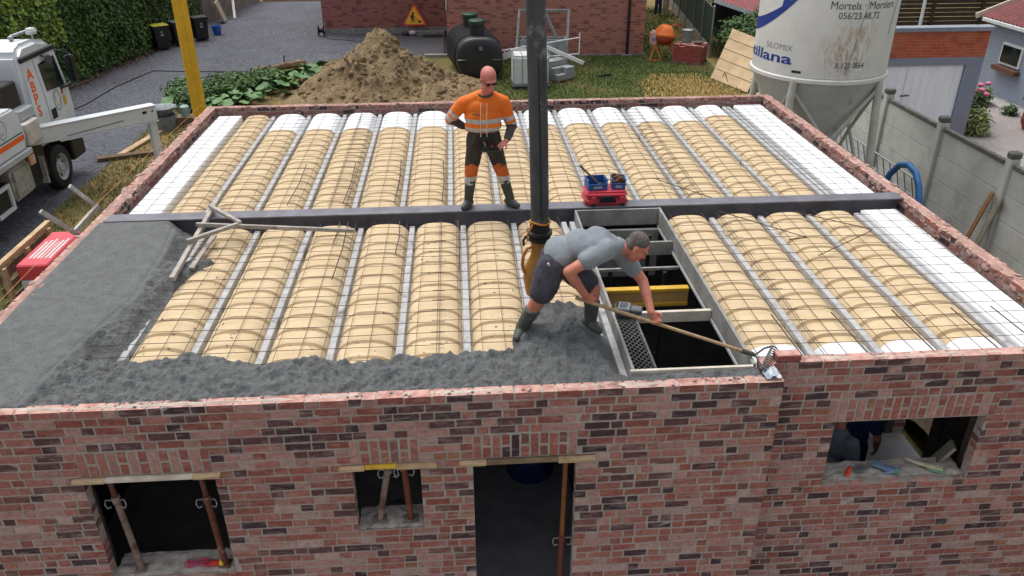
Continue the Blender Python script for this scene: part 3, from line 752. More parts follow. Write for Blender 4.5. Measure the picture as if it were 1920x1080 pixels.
# rake
g = thing('rake', 'long-handled steel rake held by the bending man', 'rake', (4.1, -2.55, .13))
P0, P1 = V((2.72, -2.166, .559)), V((4.15, -2.51, .16))
MB().tube([P0, P1], [.017, .015], 10).build('handle', mat('worn_ash_handle', (176, 150, 116), (150, 124, 92), 8, .7, stretch=(3, 3, 3)), g, smooth=True)
RK = mat('rake_steel', (92, 90, 88), (70, 68, 66), 14, .55, .5, .15)
d = (P1-P0).normalized(); T = P1+d*.05
MB().tube([P1-d*.07, P1+d*.02, T], [.022, .022, .014], 8).build('socket', RK, g)
L_, R_ = V((4.16, -2.76, .165)), V((4.36, -2.46, .19))
MB().beam(L_, R_, .016, .016).build('head_bar', RK, g)
for e in (L_, R_):
    MB().tube([T, T.lerp(e, .5)+V((.0, 0, .02)), e], .008, 6).build('brace', RK, g)
for i in range(12):
    p = L_.lerp(R_, i/11); MB().tube([p, p+V((.03, -.02, -.01)), p+V((.05, -.03, -.035))], [.006, .006, .003], 5).build('tine', RK, g)
# plastic film scrap on the wall corner
m = MB(); m.grid(14, 10, lambda a, b: V((4.17+a*.13, -2.86+b*.15, .13+.03*max(0, fbm((a*3, b*3, 4))+.2)+.01)))
one(m, 'plastic_scrap', mat('crumpled_film', (176, 186, 196), (150, 160, 172), 9, .3), 'crumpled pale plastic scrap on the corner of the front wall', 'plastic', smooth=True)

# lintel boards and props in the window openings
def lintel(x0, x1, label, pieces):
    b = thing('lintel_board', label, 'board', ((x0+x1)/2, YF-.02, SILL-.04))
    for (a, c, m_, dz, dy) in pieces:
        MB().bx(a, c, YF-.035+dy, YF+.11, SILL-.040+dz, SILL-.008+dz).build('plank', m_, b, bevel=.003)
lintel(-1.38, -.21, 'pale wooden board propped under the lintel of the flower-sill window', [(-1.375, -1.12, WOOD, -.003, -.004), (-1.118, -.43, PALEW, 0, 0), (-.428, -.215, WOOD, .002, -.012)])
lintel(.72, 1.52, 'wooden boards with a yellow middle piece under the smallest window lintel', [(.725, .93, WOOD, -.003, 0), (.932, 1.19, YEL, .002, .01), (1.192, 1.515, WOOD, .0, -.006)])
lintel(1.7, 2.83, 'weathered wooden board propped under the lintel of the doorway', [(1.70, 1.92, WOOD, -.002, -.006), (1.922, 2.51, WOODOLD, 0, 0), (2.512, 2.83, WOOD, -.006, -.012)])
def prop(xt, xb, y, zt, zb, zc, label, m_out, m_in, ring=1, base=False, r=.028):
    p = thing('steel_prop', label, 'prop', (xb, y, zb))
    f = lambda z: V((xb+(xt-xb)*(z-zb)/(zt-zb), y, z))
    MB().tube([f(zb+.008), f(zc)], r, 12).build('outer_tube', m_out, p, smooth=True)
    MB().tube([f(zc), f(zt)], r*.78, 12).build('inner_tube', m_in, p, smooth=True)
    q = f(zc); MB().tube([q+V((0, 0, -.05)), q+V((0, 0, .012))], r*1.28, 12).build('collar', m_out, p, smooth=True)
    for s in (-1, 1):
        MB().tube([q+V((s*r*1.2, -.01, -.02)), q+V((s*.075, -.025, -.005)), q+V((s*.085, -.03, -.05)), q+V((s*.07, -.03, -.09)), q+V((s*.04, -.03, -.075))], .0055, 6).build('pin_handle', GALV, p)
    if zt-zc > .15:
        for k in range(1, 4):
            h_ = f(zc+(zt-zc)*k/4); MB().tube([h_+V((0, -r*.80, 0)), h_+V((0, -r*.72, 0))], .007, 6).build('pin_hole', BLACK, p)
    if base: MB().box((xb, y, zb+.005), (.13, .10, .01), (0, 0, R(8))).build('base_plate', mat('mortar_crusted_plate', (150, 144, 132), (112, 100, 90), 12, .9), p)
    else: MB().bx(xb-.05, xb+.05, y-.05, y+.05, zb, zb+.008).build('base_plate', m_out, p)
PROPG = mat('mortar_splashed_prop', (150, 132, 122), (112, 92, 84), 12, .85, .1, .4, c3=(98, 66, 54), c3scale=8, c3lo=.55)
zs1, zs2 = SILL-14*CH+.012, SILL-9*CH+.016
prop(-1.15, -1.10, YF+.09, SILL-.045, zs1, -.82, 'grey mortar-splashed steel prop in the flower-sill window', PROPG, RUST)
prop(-.42, -.385, YF+.09, SILL-.045, zs1, -.86, 'rust brown steel prop in the flower-sill window', RUST, RUST)
prop(1.12, .99, YF+.11, SILL-.045, zs2, SILL-.13, 'leaning rusty steel prop in the smallest window', PROPG, RUST, base=True)
prop(1.235, 1.26, YF+.10, SILL-.045, zs2, SILL-.11, 'upright reddish steel prop in the smallest window', RUST, RUST, base=True)
prop(2.595, 2.565, YF+.10, SILL-.05, ZB+.03, -1.52, 'long orange rusty steel prop standing in the doorway', mat('red_prop_steel', (120, 58, 46), (92, 46, 40), 12, .8, .1, .3), mat('orange_rust_steel', (140, 88, 44), (112, 70, 40), 12, .85, .1, .3))
# things inside seen through the openings
g = thing('blue_barrel', 'dark blue plastic barrel standing inside the doorway', 'barrel', (2.50, -.55, ZB+.03))
MB().lathe([(.24, 0), (.28, .04), (.29, .3), (.30, .32), (.30, .36), (.29, .38), (.29, .62), (.30, .64), (.30, .68), (.28, .70), (.25, .88), (.24, .90)], (2.50, -.55, ZB+.03), 28).build('drum', mat('navy_plastic', (28, 52, 110), None, 8, .45), g, smooth=True, sharp=50)
MB().lathe([(.19, 0), (.20, .03), (.05, .035)], (2.50, -.55, ZB+.93), 20).build('lid', mat('navy_plastic', (28, 52, 110)), g, smooth=True)
m = MB(); m.grid(26, 20, lambda a, b: V((.62+a*.9, -2.5+b*.9, ZB+.05+1.05*max(0, 1-((a-.5)**2+(b-.4)**2)*3.2)+.05*fbm((a*5, b*5, 1)))))
one(m, 'rubble_bags', mat('grey_sacks', (140, 148, 160), (104, 110, 120), 5, .85, bump=.4), 'grey heap of filled sacks behind the smallest window', 'sacks', smooth=True, sharp=0)
one(MB().box((1.12, -2.35, -1.62), (.52, .36, .07), (R(-14), R(3), R(4))), 'cement_sack', mat('pale_sack_paper', (210, 218, 228), (190, 198, 208), 5, .8), 'pale blue-grey sack lying on the heap behind the smallest window', 'sack', bevel=.02, seg=2, smooth=True)
m = MB(); m.grid(40, 30, lambda a, b: V((7.45+a*1.6, -1.6+b*2.6, GZ-.12+1.2*max(0, 1-((a-.45)**2+(b-.5)**2)*3.4)+.10*fbm((a*6, b*6, 1), 5))))
one(m, 'sand_heap', mat('pale_sand', (186, 172, 146), (140, 128, 106), 5, .95, bump=.8, bscale=30), 'pale sand heap outside the side doorway, seen through the tool-strewn window', 'sand', smooth=True, sharp=0)
one(MB().beam((5.95, YR+.35, -1.75), (6.30, YR+.22, -1.02), .14, .03), 'leaning_plank', mat('grey_board', (140, 136, 122), (116, 112, 100), 3, .85), 'grey plank leaning inside the right corner of the tool-strewn window', 'plank')
# tools on the right sill
zs = SILL-9*CH+.05
g = thing('masons_trowel', 'trowel with an orange-red handle lying on the window sill', 'trowel', (5.30, YR+.12, zs))
ORG = mat('orange_red_plastic', (222, 74, 44), (200, 60, 36), 9, .5)
MB().tube([(5.235, YR+.075, zs+.02), (5.27, YR+.11, zs+.028), (5.305, YR+.15, zs+.028)], [.018, .022, .016], 8).build('grip', ORG, g, smooth=True)
MB().bx(5.222, 5.262, YR+.045, YR+.085, zs+.004, zs+.036).build('pommel', ORG, g, bevel=.006)
MB().tube([(5.305, YR+.15, zs+.028), (5.345, YR+.165, zs+.05), (5.37, YR+.165, zs+.022)], .006, 6).build('tang', GALV, g)
MB().prism([(-.0, -.035), (.11, -.05), (.15, -.0), (.11, .05), (0, .035)], .004, M.Rotation(R(14), 3, 'Z'), (5.34, YR+.13, zs+.014)).build('blade', GALV, g)
g = thing('work_glove', 'pale blue work glove lying on the window sill', 'glove', (5.62, YR+.13, zs))
GLV = mat('blue_glove', (126, 152, 184), (98, 122, 152), 16, .85)
MB().ball((5.655, YR+.11, zs+.022), (.07, .05, .022), 12, 8, Euler((0, 0, R(-35))).to_matrix()).build('palm', GLV, g, smooth=True)
for i in range(4):
    a = V((5.60+.012*i, YR+.125+.017*i, zs+.022)); MB().tube([a, a+V((-.05, .03, .004)), a+V((-.085+.01*abs(i-1), .05, -.004))], [.012, .012, .009], 7).build('finger', GLV, g, smooth=True)
MB().tube([(5.66, YR+.07, zs+.02), (5.62, YR+.055, zs+.022), (5.59, YR+.065, zs+.02)], [.013, .013, .009], 7).build('thumb', GLV, g, smooth=True)
MB().lathe([(.036, 0), (.042, .045)], (5.695, YR+.085, zs+.024), 12, Euler((0, R(90), R(-35))).to_matrix()).build('cuff', mat('green_cuff', (110, 140, 140), None, 12, .8), g)
g = thing('hand_brush', 'pale wooden hand brush with green bristles on the window sill', 'brush', (6.0, YR+.12, zs))
MB().tube([(5.86, YR+.215, zs+.045), (5.93, YR+.17, zs+.032), (6.0, YR+.13, zs+.03)], [.012, .016, .02], 8).build('handle', mat('pale_brush_wood', (196, 188, 160), None, 8, .7), g, smooth=True)
MB().beam((6.0, YR+.13, zs+.032), (6.14, YR+.055, zs+.032), .05, .024).build('back', mat('pale_brush_wood', (196, 188, 160)), g, bevel=.006)
MB().beam((6.03, YR+.12, zs+.012), (6.16, YR+.05, zs+.012), .062, .03).build('bristles', mat('green_bristle', (120, 164, 136), (96, 140, 112), 30, .9, bump=.6, bscale=120), g)
# flowers on the left sill
g = thing('cord_tangle', 'tangle of pink cord lying on the deep window sill', 'cord', (-.62, YF+.1, zs1))
rg = random.Random(3); pts = []
for i in range(60): a = i*.55; pts.append((-.62+.10*math.cos(a)*rg.uniform(.5, 1.2), YF+.10+.05*math.sin(a*1.3)*rg.uniform(.5, 1), zs1+.012+.03*abs(math.sin(i))))
MB().tube(pts, .004, 5).build('strand', mat('pink_cord', (196, 66, 110), None, 9, .6), g)
g = thing('work_glove', 'red and yellow glove lying on the deep window sill', 'glove', (-.47, YF+.09, zs1))
RG = mat('red_glove', (206, 60, 44), (190, 50, 38), 9, .7)
MB().ball((-.47, YF+.09, zs1+.022), (.05, .035, .02), 12, 8).build('palm', RG, g, smooth=True)
for i in range(4): MB().tube([(-.50-.01*i, YF+.07+.014*i, zs1+.022), (-.55, YF+.065+.016*i, zs1+.016)], [.010, .007], 7).build('finger', RG, g, smooth=True)
MB().lathe([(.03, 0), (.034, .035)], (-.43, YF+.09, zs1+.024), 12, Euler((0, R(90), 0)).to_matrix()).build('cuff', mat('yellow_cuff', (224, 190, 50), None, 9, .7), g)
# ================================================================== people
TS = bpy.data.scenes.new('sculpting')        # scratch scene, removed again below
def sculpt(mb, name, mats, voxel, parent, smooth=6, fmat=None, disp=None):
    """union of overlapping closed shapes -> one continuous smooth surface"""
    me = mb.mesh('tmp', mats[0]); o = bpy.data.objects.new('tmp', me); TS.collection.objects.link(o)
    r = o.modifiers.new('r', 'REMESH'); r.mode = 'VOXEL'; r.voxel_size = voxel
    s = o.modifiers.new('s', 'SMOOTH'); s.iterations = smooth; s.factor = .5
    vl = TS.view_layers[0]; vl.update(); ev = o.evaluated_get(vl.depsgraph)
    out = bpy.data.meshes.new_from_object(ev); bpy.data.objects.remove(o); bpy.data.meshes.remove(me)
    q = MB(); q.v = [v.co.copy() for v in out.vertices]
    if disp:
        nn = np.zeros(len(q.v)*3); out.vertices.foreach_get('normal', nn)
        q.v = [p+V(nn[3*i:3*i+3])*disp(p) for i, p in enumerate(q.v)]
    for p in out.polygons:
        q.f.append(list(p.vertices)); q.mi.append(fmat(p.center) if fmat else 0); q.c.append(None)
    bpy.data.meshes.remove(out)
    return q.build(name, mats, parent, smooth=True, sharp=0)
def limb(mb, pts, rs, n=14):
    for p, r in zip(pts, rs): mb.ball(p, r, n, 8)
    for i in range(len(pts)-1): mb.tube([pts[i], pts[i+1]], [rs[i], rs[i+1]], n)
def hand(mb, w, fwd, nrm, curl=40, thumb=1, s=1.0):
    """wrist point, finger direction, palm normal (towards the palm side), curl per joint"""
    f = V(fwd).normalized(); n = V(nrm); n = (n-f*n.dot(f)).normalized(); x = f.cross(n)
    w = V(w); q = M((x, f, n)).transposed()
    mb.ball(w+f*.045*s, (.040*s, .052*s, .017*s), 12, 8, q)
    for i, L in enumerate((.072, .080, .075, .060)):
        b = w+f*.085*s+x*(-.030+.020*i)*s; d = f.copy(); p = [b-f*.02*s]; a = 0
        for k in range(3):
            a += R(curl)*(.7 if k == 0 else 1); d = f*math.cos(a)+n*math.sin(a); p.append(p[-1]+d*L*s*(.48, .30, .26)[k]+(f*.012*s if k == 0 else V()))
        limb(mb, p, [.0095*s, .009*s, .0085*s, .0075*s], 8)
    tb = w+f*.03*s+x*(-.036*thumb)*s; d1 = (-x*thumb*.75+f*.6+n*.35).normalized(); d2 = (-x*thumb*.1+f*.8+n*.6).normalized()
    limb(mb, [tb, tb+d1*.035*s, tb+d1*.035*s+d2*.032*s], [.013*s, .0105*s, .009*s], 8)
def head(mb, c, q, s=1.0):
    """q columns: right, front, up"""
    L = lambda x, y, z: V(c)+q @ V((x*s, y*s, z*s))
    mb.ball(L(0, -.012, .035), (.075*s, .094*s, .088*s), 18, 12, q)
    mb.ball(L(0, .018, -.035), (.060*s, .070*s, .082*s), 16, 10, q)
    mb.ball(L(0, .058, -.085), (.030*s, .028*s, .026*s), 12, 8, q)                       # chin
    mb.ball(L(0, .094, -.018), (.013*s, .020*s, .024*s), 10, 7, q)                       # nose
    mb.ball(L(0, .080, .028), (.052*s, .020*s, .013*s), 12, 7, q)                        # brow
    mb.ball(L(0, .083, -.058), (.026*s, .012*s, .010*s), 10, 6, q)                       # mouth
    for e in (-1, 1):
        mb.ball(L(e*.076, -.008, -.012), (.010*s, .020*s, .032*s), 10, 7, q)             # ears
        mb.ball(L(e*.038, .060, -.025), (.022*s, .022*s, .022*s), 10, 7, q)              # cheeks
    return L
def basis(front, up=(0, 0, 1)):
    f = V(front).normalized(); u = V(up); r = f.cross(u).normalized(); u = r.cross(f)
    return M((r, f, u)).transposed()
SKIN = mat('tanned_skin', (196, 128, 104), (178, 108, 88), 12, .6, bump=.1, bscale=80)
PINK = mat('flushed_skin', (206, 130, 118), (188, 108, 98), 9, .55, bump=.08, bscale=80)
def folds(seed, a=.006, f=9): return lambda p: a*fbm((p.x*f+seed, p.y*f, p.z*f*.7), 3)
def boot(mb, top, ank, toe, r=.062):
    t, a, e = V(top), V(ank), V(toe); d = (e-a); d.z = 0; d.normalize()
    limb(mb, [t, t.lerp(a, .5), a], [r*1.06, r*.98, r*.86])
    sole = min(a.z, e.z)-.0
    h_ = V((a.x, a.y, e.z))-d*.045
    limb(mb, [h_+V((0, 0, .012)), V((a.x, a.y, e.z+.015))+d*.04, e-d*.05+V((0, 0, .004)), e], [.046, .050, .048, .036])
    mb.tube([t+V((0, 0, -.012)), t+V((0, 0, .022))], r*1.16, 14)

# ---- standing pump operator on the beam
A = thing('person', 'bald man in orange hi-vis jacket standing on the steel beam with a control box', 'person', (2.1, .95, .139))
hd = V((2.135, .90, 1.672)); fq = basis((.30, -.90, -.42), (.05, -.30, 1))
mb = MB(); L = head(mb, hd, fq, 1.16)
sR, sL = V((1.845, .965, 1.395)), V((2.305, .965, 1.395)); eR, eL = V((1.70, 1.03, 1.20)), V((2.40, .985, 1.12)); wR, wL = V((1.855, 1.06, 1.09)), V((2.325, .82, .985))
limb(mb, [(2.10, .955, 1.44), (2.125, .93, 1.59)], [.07, .064])
for p, r in (((2.075, .96, 1.33), (.17, .10, .13)), ((2.07, .95, 1.17), (.155, .10, .14)), ((2.075, .955, 1.02), (.15, .105, .11))): mb.ball(p, r)
for s, e, w_ in ((sR, eR, wR), (sL, eL, wL)): limb(mb, [s, e, w_], [.055, .042, .030])
hand(mb, wR, (.9, .1, -.35), (.1, -1, -.1), 25, 1)
hand(mb, wL, (-.75, -.35, -.45), (-.1, .4, -.9), 28, -1)
kR, kL, aR, aL = V((1.925, .925, .645)), V((2.255, .925, .645)), V((1.875, .955, .25)), V((2.375, .955, .25))
for h_, k, a in ((V((1.99, .95, 1.0)), kR, aR), (V((2.165, .95, 1.0)), kL, aL)): limb(mb, [h_, k, a], [.085, .055, .042])
sculpt(mb, 'body', [PINK], .007, A, 4)
mb = MB()
for p, r in (((2.075, .965, 1.35), (.23, .13, .13)), ((2.072, .955, 1.24), (.222, .14, .14)), ((2.072, .95, 1.14), (.218, .138, .10)), ((2.09, .96, 1.45), (.13, .10, .07))): mb.ball(p, r, 20, 12)
limb(mb, [(2.06, .965, 1.475), sR], [.075, .078]); limb(mb, [(2.12, .965, 1.475), sL], [.075, .078])
limb(mb, [sR, sR.lerp(eR, .55), eR], [.078, .074, .068]); limb(mb, [sL, sL.lerp(eL, .55), eL], [.078, .074, .068])
limb(mb, [eR, eR.lerp(wR, .85)], [.060, .046]); limb(mb, [eL, eL.lerp(wL, .82)], [.060, .046])
ORJ = mat('hi_vis_orange', (236, 122, 30), (222, 104, 22), 6, .75, bump=.2, bscale=25)
REFL = mat('reflective_tape', (196, 198, 200), (170, 172, 176), 18, .4, .1)
GREYC = mat('dark_grey_cloth', (78, 72, 72), (60, 56, 56), 12, .9, bump=.3, bscale=30)
def jm(p):
    for s, e, w_ in ((sR, eR, wR), (sL, eL, wL)):
        d = (e-s); t = (p-s).dot(d)/d.dot(d); q = s+d*min(max(t, 0), 1.15)
        arm = (p-q).length < .085 and (p-s).length > .10 and abs(p.x-2.075) > .235
        d2 = (w_-e); t2 = (p-e).dot(d2)/d2.dot(d2); q2 = e+d2*min(max(t2, 0), 1)
        if (p-q2).length < .07 and t2 > .03 and abs(p.x-2.075) > .14 and p.z < 1.24: return 2
        if arm:
            if .55 < t < .72 or .84 < t < 1.05: return 1
            return 0
    if 1.185 < p.z < 1.235 or 1.085 < p.z < 1.135: return 1
    return 0
sculpt(mb, 'jacket', [ORJ, REFL, GREYC], .009, A, 5, jm, folds(2, .007, 8))
mb = MB()
mb.ball((2.075, .953, 1.035), (.195, .128, .09), 18, 10)
for h_, k, a in ((V((1.985, .95, .98)), kR, aR), (V((2.165, .95, .98)), kL, aL)): limb(mb, [h_, h_.lerp(k, .5), k, k.lerp(a, .42)], [.112, .098, .084, .074])
TRO = mat('work_trouser_brown', (66, 58, 54), (48, 42, 40), 8, .9, bump=.3, bscale=30, c3=(92, 84, 78), c3scale=5)
ORT = mat('dirty_orange_cloth', (214, 106, 34), (178, 84, 34), 8, .85, bump=.2, c3=(120, 80, 50), c3scale=9)
sculpt(mb, 'trousers', [TRO, ORT, REFL], .009, A, 5, lambda p: 2 if p.z < .545 else 1 if p.z < .695+.02*math.sin(p.x*40) else 0, folds(5, .009, 9))
BOOTM = mat('green_black_rubber_boot', (58, 68, 60), (42, 50, 46), 7, .5, bump=.15, c3=(104, 104, 96), c3scale=8, c3lo=.62)
for t, a, e in ((kR.lerp(aR, .42), aR+V((0, 0, -.02)), V((1.815, .835, .176))), (kL.lerp(aL, .42), aL+V((0, 0, -.02)), V((2.455, .86, .176)))):
    mb = MB(); boot(mb, t, a, e); sculpt(mb, 'boot', [BOOTM], .008, A, 4)
m = MB()
for e in (-1, 1): m.ball(L(e*.034, .088, .004), (.028, .008, .018), 12, 7, fq)
m.tube([L(-.01, .098, .010), L(.01, .098, .010)], .004, 6)
for e in (-1, 1): m.tube([L(e*.060, .080, .008), L(e*.078, .02, .005), L(e*.079, -.01, -.002)], .0035, 6)
m.build('sunglasses', BLACK, A, smooth=True)
zipm = mat('pale_zip', (222, 214, 204), None, 9, .5)
for x in (2.035, 2.105):
    MB().tube([(x+.01, .838, 1.42), (x, .812, 1.28), (x, .808, 1.16), (x, .82, 1.04)], .0045, 5).build('zip', zipm, A)
MB().box((1.985, .818, 1.30), (.085, .02, .008), (0, R(4), 0)).build('pocket_flap', GREYC, A)
MB().tube([(2.10+.082*math.cos(a), .945-.078*math.sin(a), 1.515-.03*math.sin(a)) for a in [i*math.pi/8 for i in range(16)]], .014, 6, closed=True).build('collar', GREYC, A, smooth=True)
g = thing('remote_control', 'black radio remote control box held at the waist of the man in orange', 'remote control', (2.13, .78, .90))
MB().bx(2.035, 2.235, .725, .825, .885, .935).build('casing', mat('dark_green_casing', (34, 48, 44), (26, 34, 32), 9, .5), g, bevel=.012, seg=2, smooth=True)
MB().tube([(2.03, .735, .90), (2.06, .70, .905), (2.21, .70, .905), (2.24, .735, .90)], .009, 8).build('guard_bar', BLACK, g, smooth=True)
for x, c in ((2.085, GALV), (2.12, BLACK)): MB().tube([(x, .775, .935), (x-.008, .77, .975)], .008, 8).build('joystick', c, g)
MB().tube([(2.16, .77, .934), (2.16, .77, .952)], .013, 10).build('stop_button', mat('red_button', (206, 40, 44), None, 9, .4), g)
MB().bx(1.98, 2.17, .822, .838, .985, 1.045).build('belt', BLACK, g)

# ---- bending man raking the concrete
B = thing('person', 'grey-haired man in grey T-shirt and shorts bending over the wet concrete with a rake', 'person', (2.6, -2.0, .14))
pel, ch = V((2.56, -2.0, .86)), V((2.93, -2.03, .985))
sN, sF = V((2.965, -2.165, 1.00)), V((3.125, -1.90, .86)); eN, eF = V((2.64, -2.255, .85)), V((3.315, -2.03, .625))
gN, gF = P0.lerp(P1, .095), P0.lerp(P1, .47)
wN, wF = gN+V((-.055, .012, .065)), gF+V((-.045, .05, .085))
hc = V((3.235, -2.055, .955)); fqB = basis((.72, -.22, -.66), (.66, 0, .75))
mb = MB(); LB = head(mb, hc, fqB, 1.03)
limb(mb, [(3.04, -2.03, .955), (3.17, -2.05, .955)], [.064, .058])
for p, r in ((pel, (.10, .13, .10)), ((2.72, -2.01, .95), (.13, .13, .085)), ((2.9, -2.02, .985), (.12, .14, .09))): mb.ball(p, r)
limb(mb, [sN, eN, wN], [.060, .047, .033]); limb(mb, [sF, eF, wF], [.060, .047, .033])
limb(mb, [eN.lerp(wN, .15), eN.lerp(wN, .45)], [.047, .045]); limb(mb, [eF.lerp(wF, .15), eF.lerp(wF, .45)], [.047, .045])
hand(mb, wN, (gN-wN)+V((.03, 0, 0)), (.2, 1, -.5), 62, -1)
hand(mb, wF, (gF-wF)+V((.02, 0, 0)), (.1, -1, -.35), 58, 1)
hN, hF = V((2.525, -2.085, .82)), V((2.60, -1.92, .82))
kN, kF = V((2.425, -2.11, .545)), V((2.90, -1.99, .545)); aN, aF = V((2.275, -2.03, .20)), V((2.885, -2.0, .22))
limb(mb, [hN, hN.lerp(kN, .5), kN, kN.lerp(aN, .35), aN], [.10, .088, .066, .062, .042]); limb(mb, [hF, hF.lerp(kF, .5), kF, kF.lerp(aF, .35), aF], [.10, .086, .064, .060, .042])
sculpt(mb, 'body', [SKIN], .007, B, 4)
mb = MB()
qt = basis((.95, 0, .3))
for p, r in (((2.61, -2.0, .905), (.155, .178, .14)), ((2.76, -2.01, .975), (.15, .175, .125)), ((2.91, -2.025, 1.0), (.14, .18, .12)), ((3.0, -2.03, .975), (.10, .15, .10))): mb.ball(p, r, 20, 12)
limb(mb, [sN, sN.lerp(eN, .52)], [.088, .078]); limb(mb, [sF, sF.lerp(eF, .62)], [.086, .074])
limb(mb, [sN, (2.9, -2.03, 1.0)], [.085, .10]); limb(mb, [sF, (2.95, -2.02, .95)], [.085, .10])
limb(mb, [(3.0, -2.03, .965), (3.085, -2.035, .962)], [.09, .072])
TEE = mat('grey_cotton_tee', (140, 147, 154), (124, 131, 138), 5, .92, bump=.25, bscale=40)
sculpt(mb, 'shirt', [TEE], .009, B, 6, None, folds(8, .010, 8))
mb = MB(); mb.ball((2.57, -2.0, .85), (.135, .172, .135), 18, 12)
limb(mb, [hN, hN.lerp(kN, .45), hN.lerp(kN, .82)], [.125, .122, .112]); limb(mb, [hF, hF.lerp(kF, .45), hF.lerp(kF, .80)], [.122, .118, .105])
SHO = mat('charcoal_shorts', (72, 72, 82), (56, 56, 66), 7, .92, bump=.3, bscale=30)
sculpt(mb, 'shorts', [SHO], .009, B, 6, None, folds(3, .012, 9))
for t, a, e in ((kN.lerp(aN, .42), aN, V((2.225, -2.14, .165))), (kF.lerp(aF, .42), aF, V((2.945, -2.10, .185)))):
    mb = MB(); boot(mb, t, a, e, .064); sculpt(mb, 'boot', [mat('muddy_rubber_boot', (76, 82, 76), (58, 64, 60), 7, .6, bump=.2, c3=(158, 158, 154), c3scale=5, c3lo=.60)], .008, B, 4)
mb = MB()
for x, y, z, r in ((0, -.022, .050, (.080, .094, .082)), (0, -.055, -.01, (.070, .055, .072))): mb.ball(LB(x, y, z), tuple(v*1.03 for v in r), 18, 12, fqB)
sculpt(mb, 'hair', [mat('short_grey_hair', (112, 106, 102), (78, 72, 70), 40, .9, bump=.8, bscale=140)], .008, B, 2)
mb = MB(); cN = V((3.075, -2.035, .962)); dq = basis((.98, -.05, .02))
mb.lathe([(.074, -.015), (.082, .0), (.078, .026), (.070, .03), (.068, 0)], cN, 18, basis((0, 0, 1), (.98, -.05, .02)))
mb.build('collar', TEE, B, smooth=True)
m = MB(); m.box((2.50, -2.178, .855), (.018, .012, .10), (R(10), R(-24), 0)); m.build('pencil', mat('red_white_pencil', (196, 80, 70), (206, 196, 190), 20, .5), B)

# ---- two men inside, seen through the tool-strewn window
def inside_man(label, x, y, rot, top, bot, skin=True, arm=None):
    z0 = ZB+.03; p = thing('person', label, 'person', (x, y, z0), rot)
    W_ = lambda a, b, c: V((a, b, c))
    mb = MB(); head(mb, (0, .02, 1.62), basis((0, 1, -.3)))
    limb(mb, [(0, 0, 1.40), (0, .01, 1.52)], [.06, .055]); mb.ball((0, 0, 1.25), (.17, .10, .18)); mb.ball((0, 0, 1.0), (.15, .10, .14))
    if arm:
        limb(mb, [(-.19, 0, 1.37), (-.24, .06, 1.08), (-.05, .28, 1.04)], [.055, .045, .032]); hand(mb, (-.05, .28, 1.04), (1, .15, -.1), (0, .3, -1), 30, 1)
    else: limb(mb, [(-.19, 0, 1.37), (-.26, .02, 1.08), (-.22, .14, .86)], [.055, .042, .032]); hand(mb, (-.22, .14, .86), (0, .2, -1), (1, 0, 0), 25, 1)
    limb(mb, [(.19, 0, 1.37), (.26, .02, 1.08), (.20, .16, .88)], [.055, .042, .032]); hand(mb, (.20, .16, .88), (0, .3, -1), (-1, 0, 0), 25, -1)
    for s in (-1, 1): limb(mb, [(s*.09, 0, .9), (s*.10, .02, .5), (s*.10, -.02, .1)], [.085, .055, .042]); mb.ball((s*.10, .05, .035), (.045, .12, .04))
    mb.v = [WM[p.name] @ v for v in mb.v]; sculpt(mb, 'body', [SKIN], .009, p, 3)
    mb = MB(); mb.ball((0, 0, 1.27), (.205, .13, .2)); mb.ball((0, 0, 1.03), (.175, .125, .16))
    limb(mb, [(-.19, 0, 1.37), (-.225, .04, 1.2)], [.08, .07]); limb(mb, [(.19, 0, 1.37), (.225, .01, 1.2)], [.08, .07])
    mb.v = [WM[p.name] @ v for v in mb.v]; sculpt(mb, 'shirt', [top], .011, p, 4, None, folds(1, .008, 9))
    mb = MB(); mb.ball((0, 0, .93), (.165, .12, .10))
    for s in (-1, 1): limb(mb, [(s*.09, 0, .9), (s*.10, .02, .5), (s*.10, -.02, .1)], [.105, .08, .065])
    mb.v = [WM[p.name] @ v for v in mb.v]; sculpt(mb, 'trousers', [bot], .011, p, 4, None, folds(4, .008, 9))
inside_man('man in grey T-shirt and navy trousers standing inside the tool-strewn window', 5.52, -1.78, R(-70), mat('slate_tee', (110, 122, 132), (92, 102, 112), 6, .9), mat('navy_work_cloth', (34, 48, 96), (26, 36, 76), 6, .9), arm=True)
inside_man('man in dark navy overalls standing behind the grey-shirted man indoors', 5.95, -1.35, R(-60), mat('navy_work_cloth', (34, 48, 96)), mat('dark_navy_cloth', (28, 32, 52), None, 6, .9))
